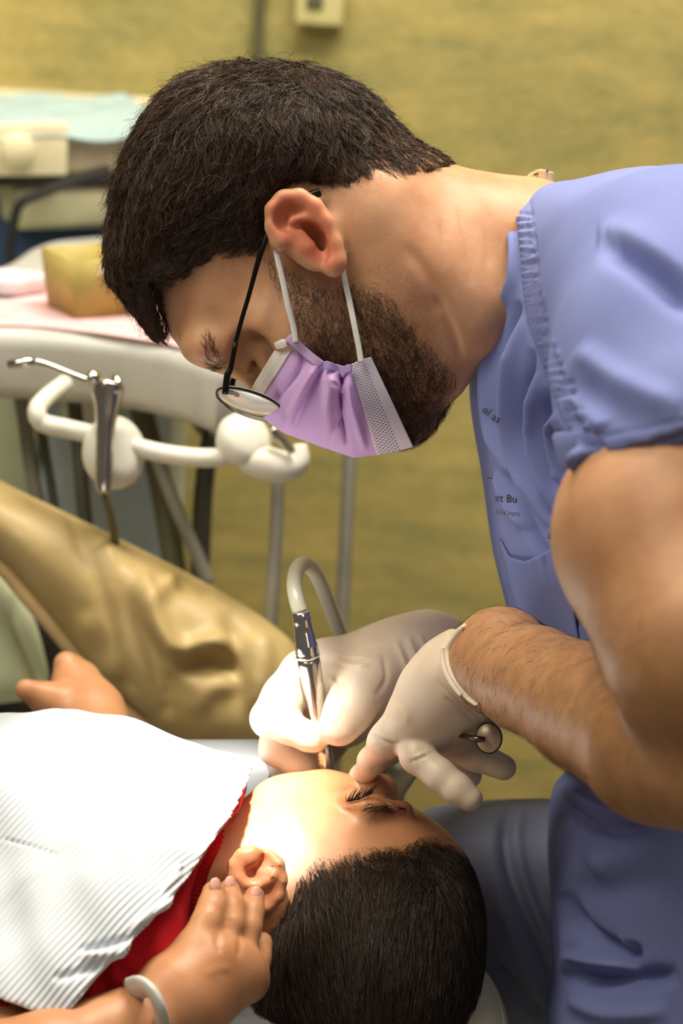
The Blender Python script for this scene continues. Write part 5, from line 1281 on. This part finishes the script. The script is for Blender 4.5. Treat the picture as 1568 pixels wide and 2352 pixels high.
# wristband, headrest, chair back, paper corner
wb = [P(*q) for q in ((306, 2272, 1.228), (330, 2266, 1.213), (352, 2282, 1.206), (368, 2318, 1.207), (372, 2362, 1.222), (362, 2390, 1.25), (332, 2372, 1.268), (310, 2310, 1.262), (302, 2280, 1.245), (306, 2272, 1.228))]
V, F = tube(wb, .0074, 12, 6, flat=.42); tag(mk('wristband', V, F, plain('grey_white_plastic', (206, 206, 200), 0.3)), 'grey white band around the wrist of the child', 'bracelet')
m = Mat('cream_headrest_vinyl', rough=0.4, spec=0.4); m.color(m.ramp(m.noise(18, 3), [(.3, (196, 190, 158)), (.7, (210, 204, 174))])).bump(m.noise(500, 3), .2, .0006); M_HR = m.m
hr = SDF(np.append(P(430, 2640, 1.42)[:2], 1.33), np.append(P(1200, 2180, 1.42)[:2], 1.53), 0.0035)
hr.inflate([(1060, 2200), (1104, 2222), (1135, 2258), (1158, 2310), (1170, 2380), (1150, 2500), (1050, 2590), (780, 2620), (560, 2560), (490, 2420), (490, 2320), (560, 2260), (800, 2240)], 1.43, 1.43, .075, .04, blur=3)
V, Q = hr.mesh(); V = relax(V, Q, 2)
pc = thing('patient_chair', 'cream and grey patient chair under the child', 'chair', to_world(P(500, 2600, 1.45))*np.array([1, 1, 0]), True)
mk('headrest', V, Q, M_HR, pc)['label'] = 'cream padded headrest'
sx = catmull(np.array([(1106, 2232), (1124, 2254), (1144, 2294), (1156, 2345), (1158, 2400)], float), 6); sz = near_surf(hr, sx[:, 0], sx[:, 1], 1.33, 1.5); k_ = ~np.isnan(sz)
V, F = tube([P(a, b, c) for (a, b), c in zip(sx[k_], sz[k_])], .0008, 8); mk('headrest_seam', V, F, M_HR, pc)
br = SDF(np.append(P(-220, 2500, 1.5)[:2], 1.30), np.append(P(760, 1640, 1.5)[:2], 1.62), 0.006)
br.cone(P(560, 2240, 1.44), P(-300, 2300, 1.46), .16, .17, k=.01, sq=.22, sqdir=UPC)
br.cone(P(610, 1790, 1.53), P(-300, 1800, 1.545), .028, .03, k=.03); br.cone(P(100, 1800, 1.54), P(100, 2260, 1.50), .03, .04, k=.03)
V, Q = br.mesh(); V = relax(V, Q, 3); mk('backrest', V, Q, plain('grey_vinyl', (104, 108, 112), 0.5), pc)
pb = to_world(P(300, 2500, 1.47)); V, F = tube([(pb[0], pb[1], 0), (pb[0], pb[1], .04), (pb[0], pb[1], .05), (pb[0], pb[1], pb[2])], [.22, .22, .07, .07], 24); mk('column', V, F, M_GREYW, pc, True)
a, b = np.meshgrid(np.linspace(0, 1, 14), np.linspace(0, 1, 10), indexing='ij')
x0_, y0_, x1_, y1_ = 840+a*130, 1788-a*26, 850+a*62, 1850+0*a; x = x0_+(x1_-x0_)*b; y = y0_+(y1_-y0_)*b+4*np.sin(a*6); zz = 1.50+.01*np.sin(a*3+b*2)
V, Q = gridmesh((x-784)*zz/FP, (1176-y)*zz/FP, zz); V, Q = solid(V, Q, .0015)
tag(mk('paper_towel', V, Q, plain('pale_paper', (206, 214, 198), 0.85)), 'corner of pale paper sticking out behind the nose of the child', 'paper')
# pieces that belong to a part hang under that part
SUB = {'iris': 'eye', 'lettering': 'scrub_top', 'chest_pocket': 'scrub_top', 'sleeve_hem': 'scrub_top', 'collar_edge': 'scrub_top', 'tag_print': 'collar_tag', 'end_piece': 'hinge_arm', 'piping': 'backrest',
       'socket': 'cover', 'headrest_seam': 'headrest', 'cup_clip': 'holder_cup', 'nozzle_tip': 'nozzle', 'nose_wire_end': 'top_binding', 'collar': 'shirt', 'eyelashes': 'body', 'fingernail': 'body', 'dial': 'front_panel', 'rim': 'disc'}
base = lambda o: o.name.split('.')[0]
for o in list(bpy.data.objects):
    if o.parent is not None and o.parent.type == 'EMPTY' and base(o) in SUB:
        for q in o.parent.children:
            if base(q) == SUB[base(o)] and q is not o: o.parent = q; break
for o in bpy.data.objects:
    if '_org' in o: del o['_org']
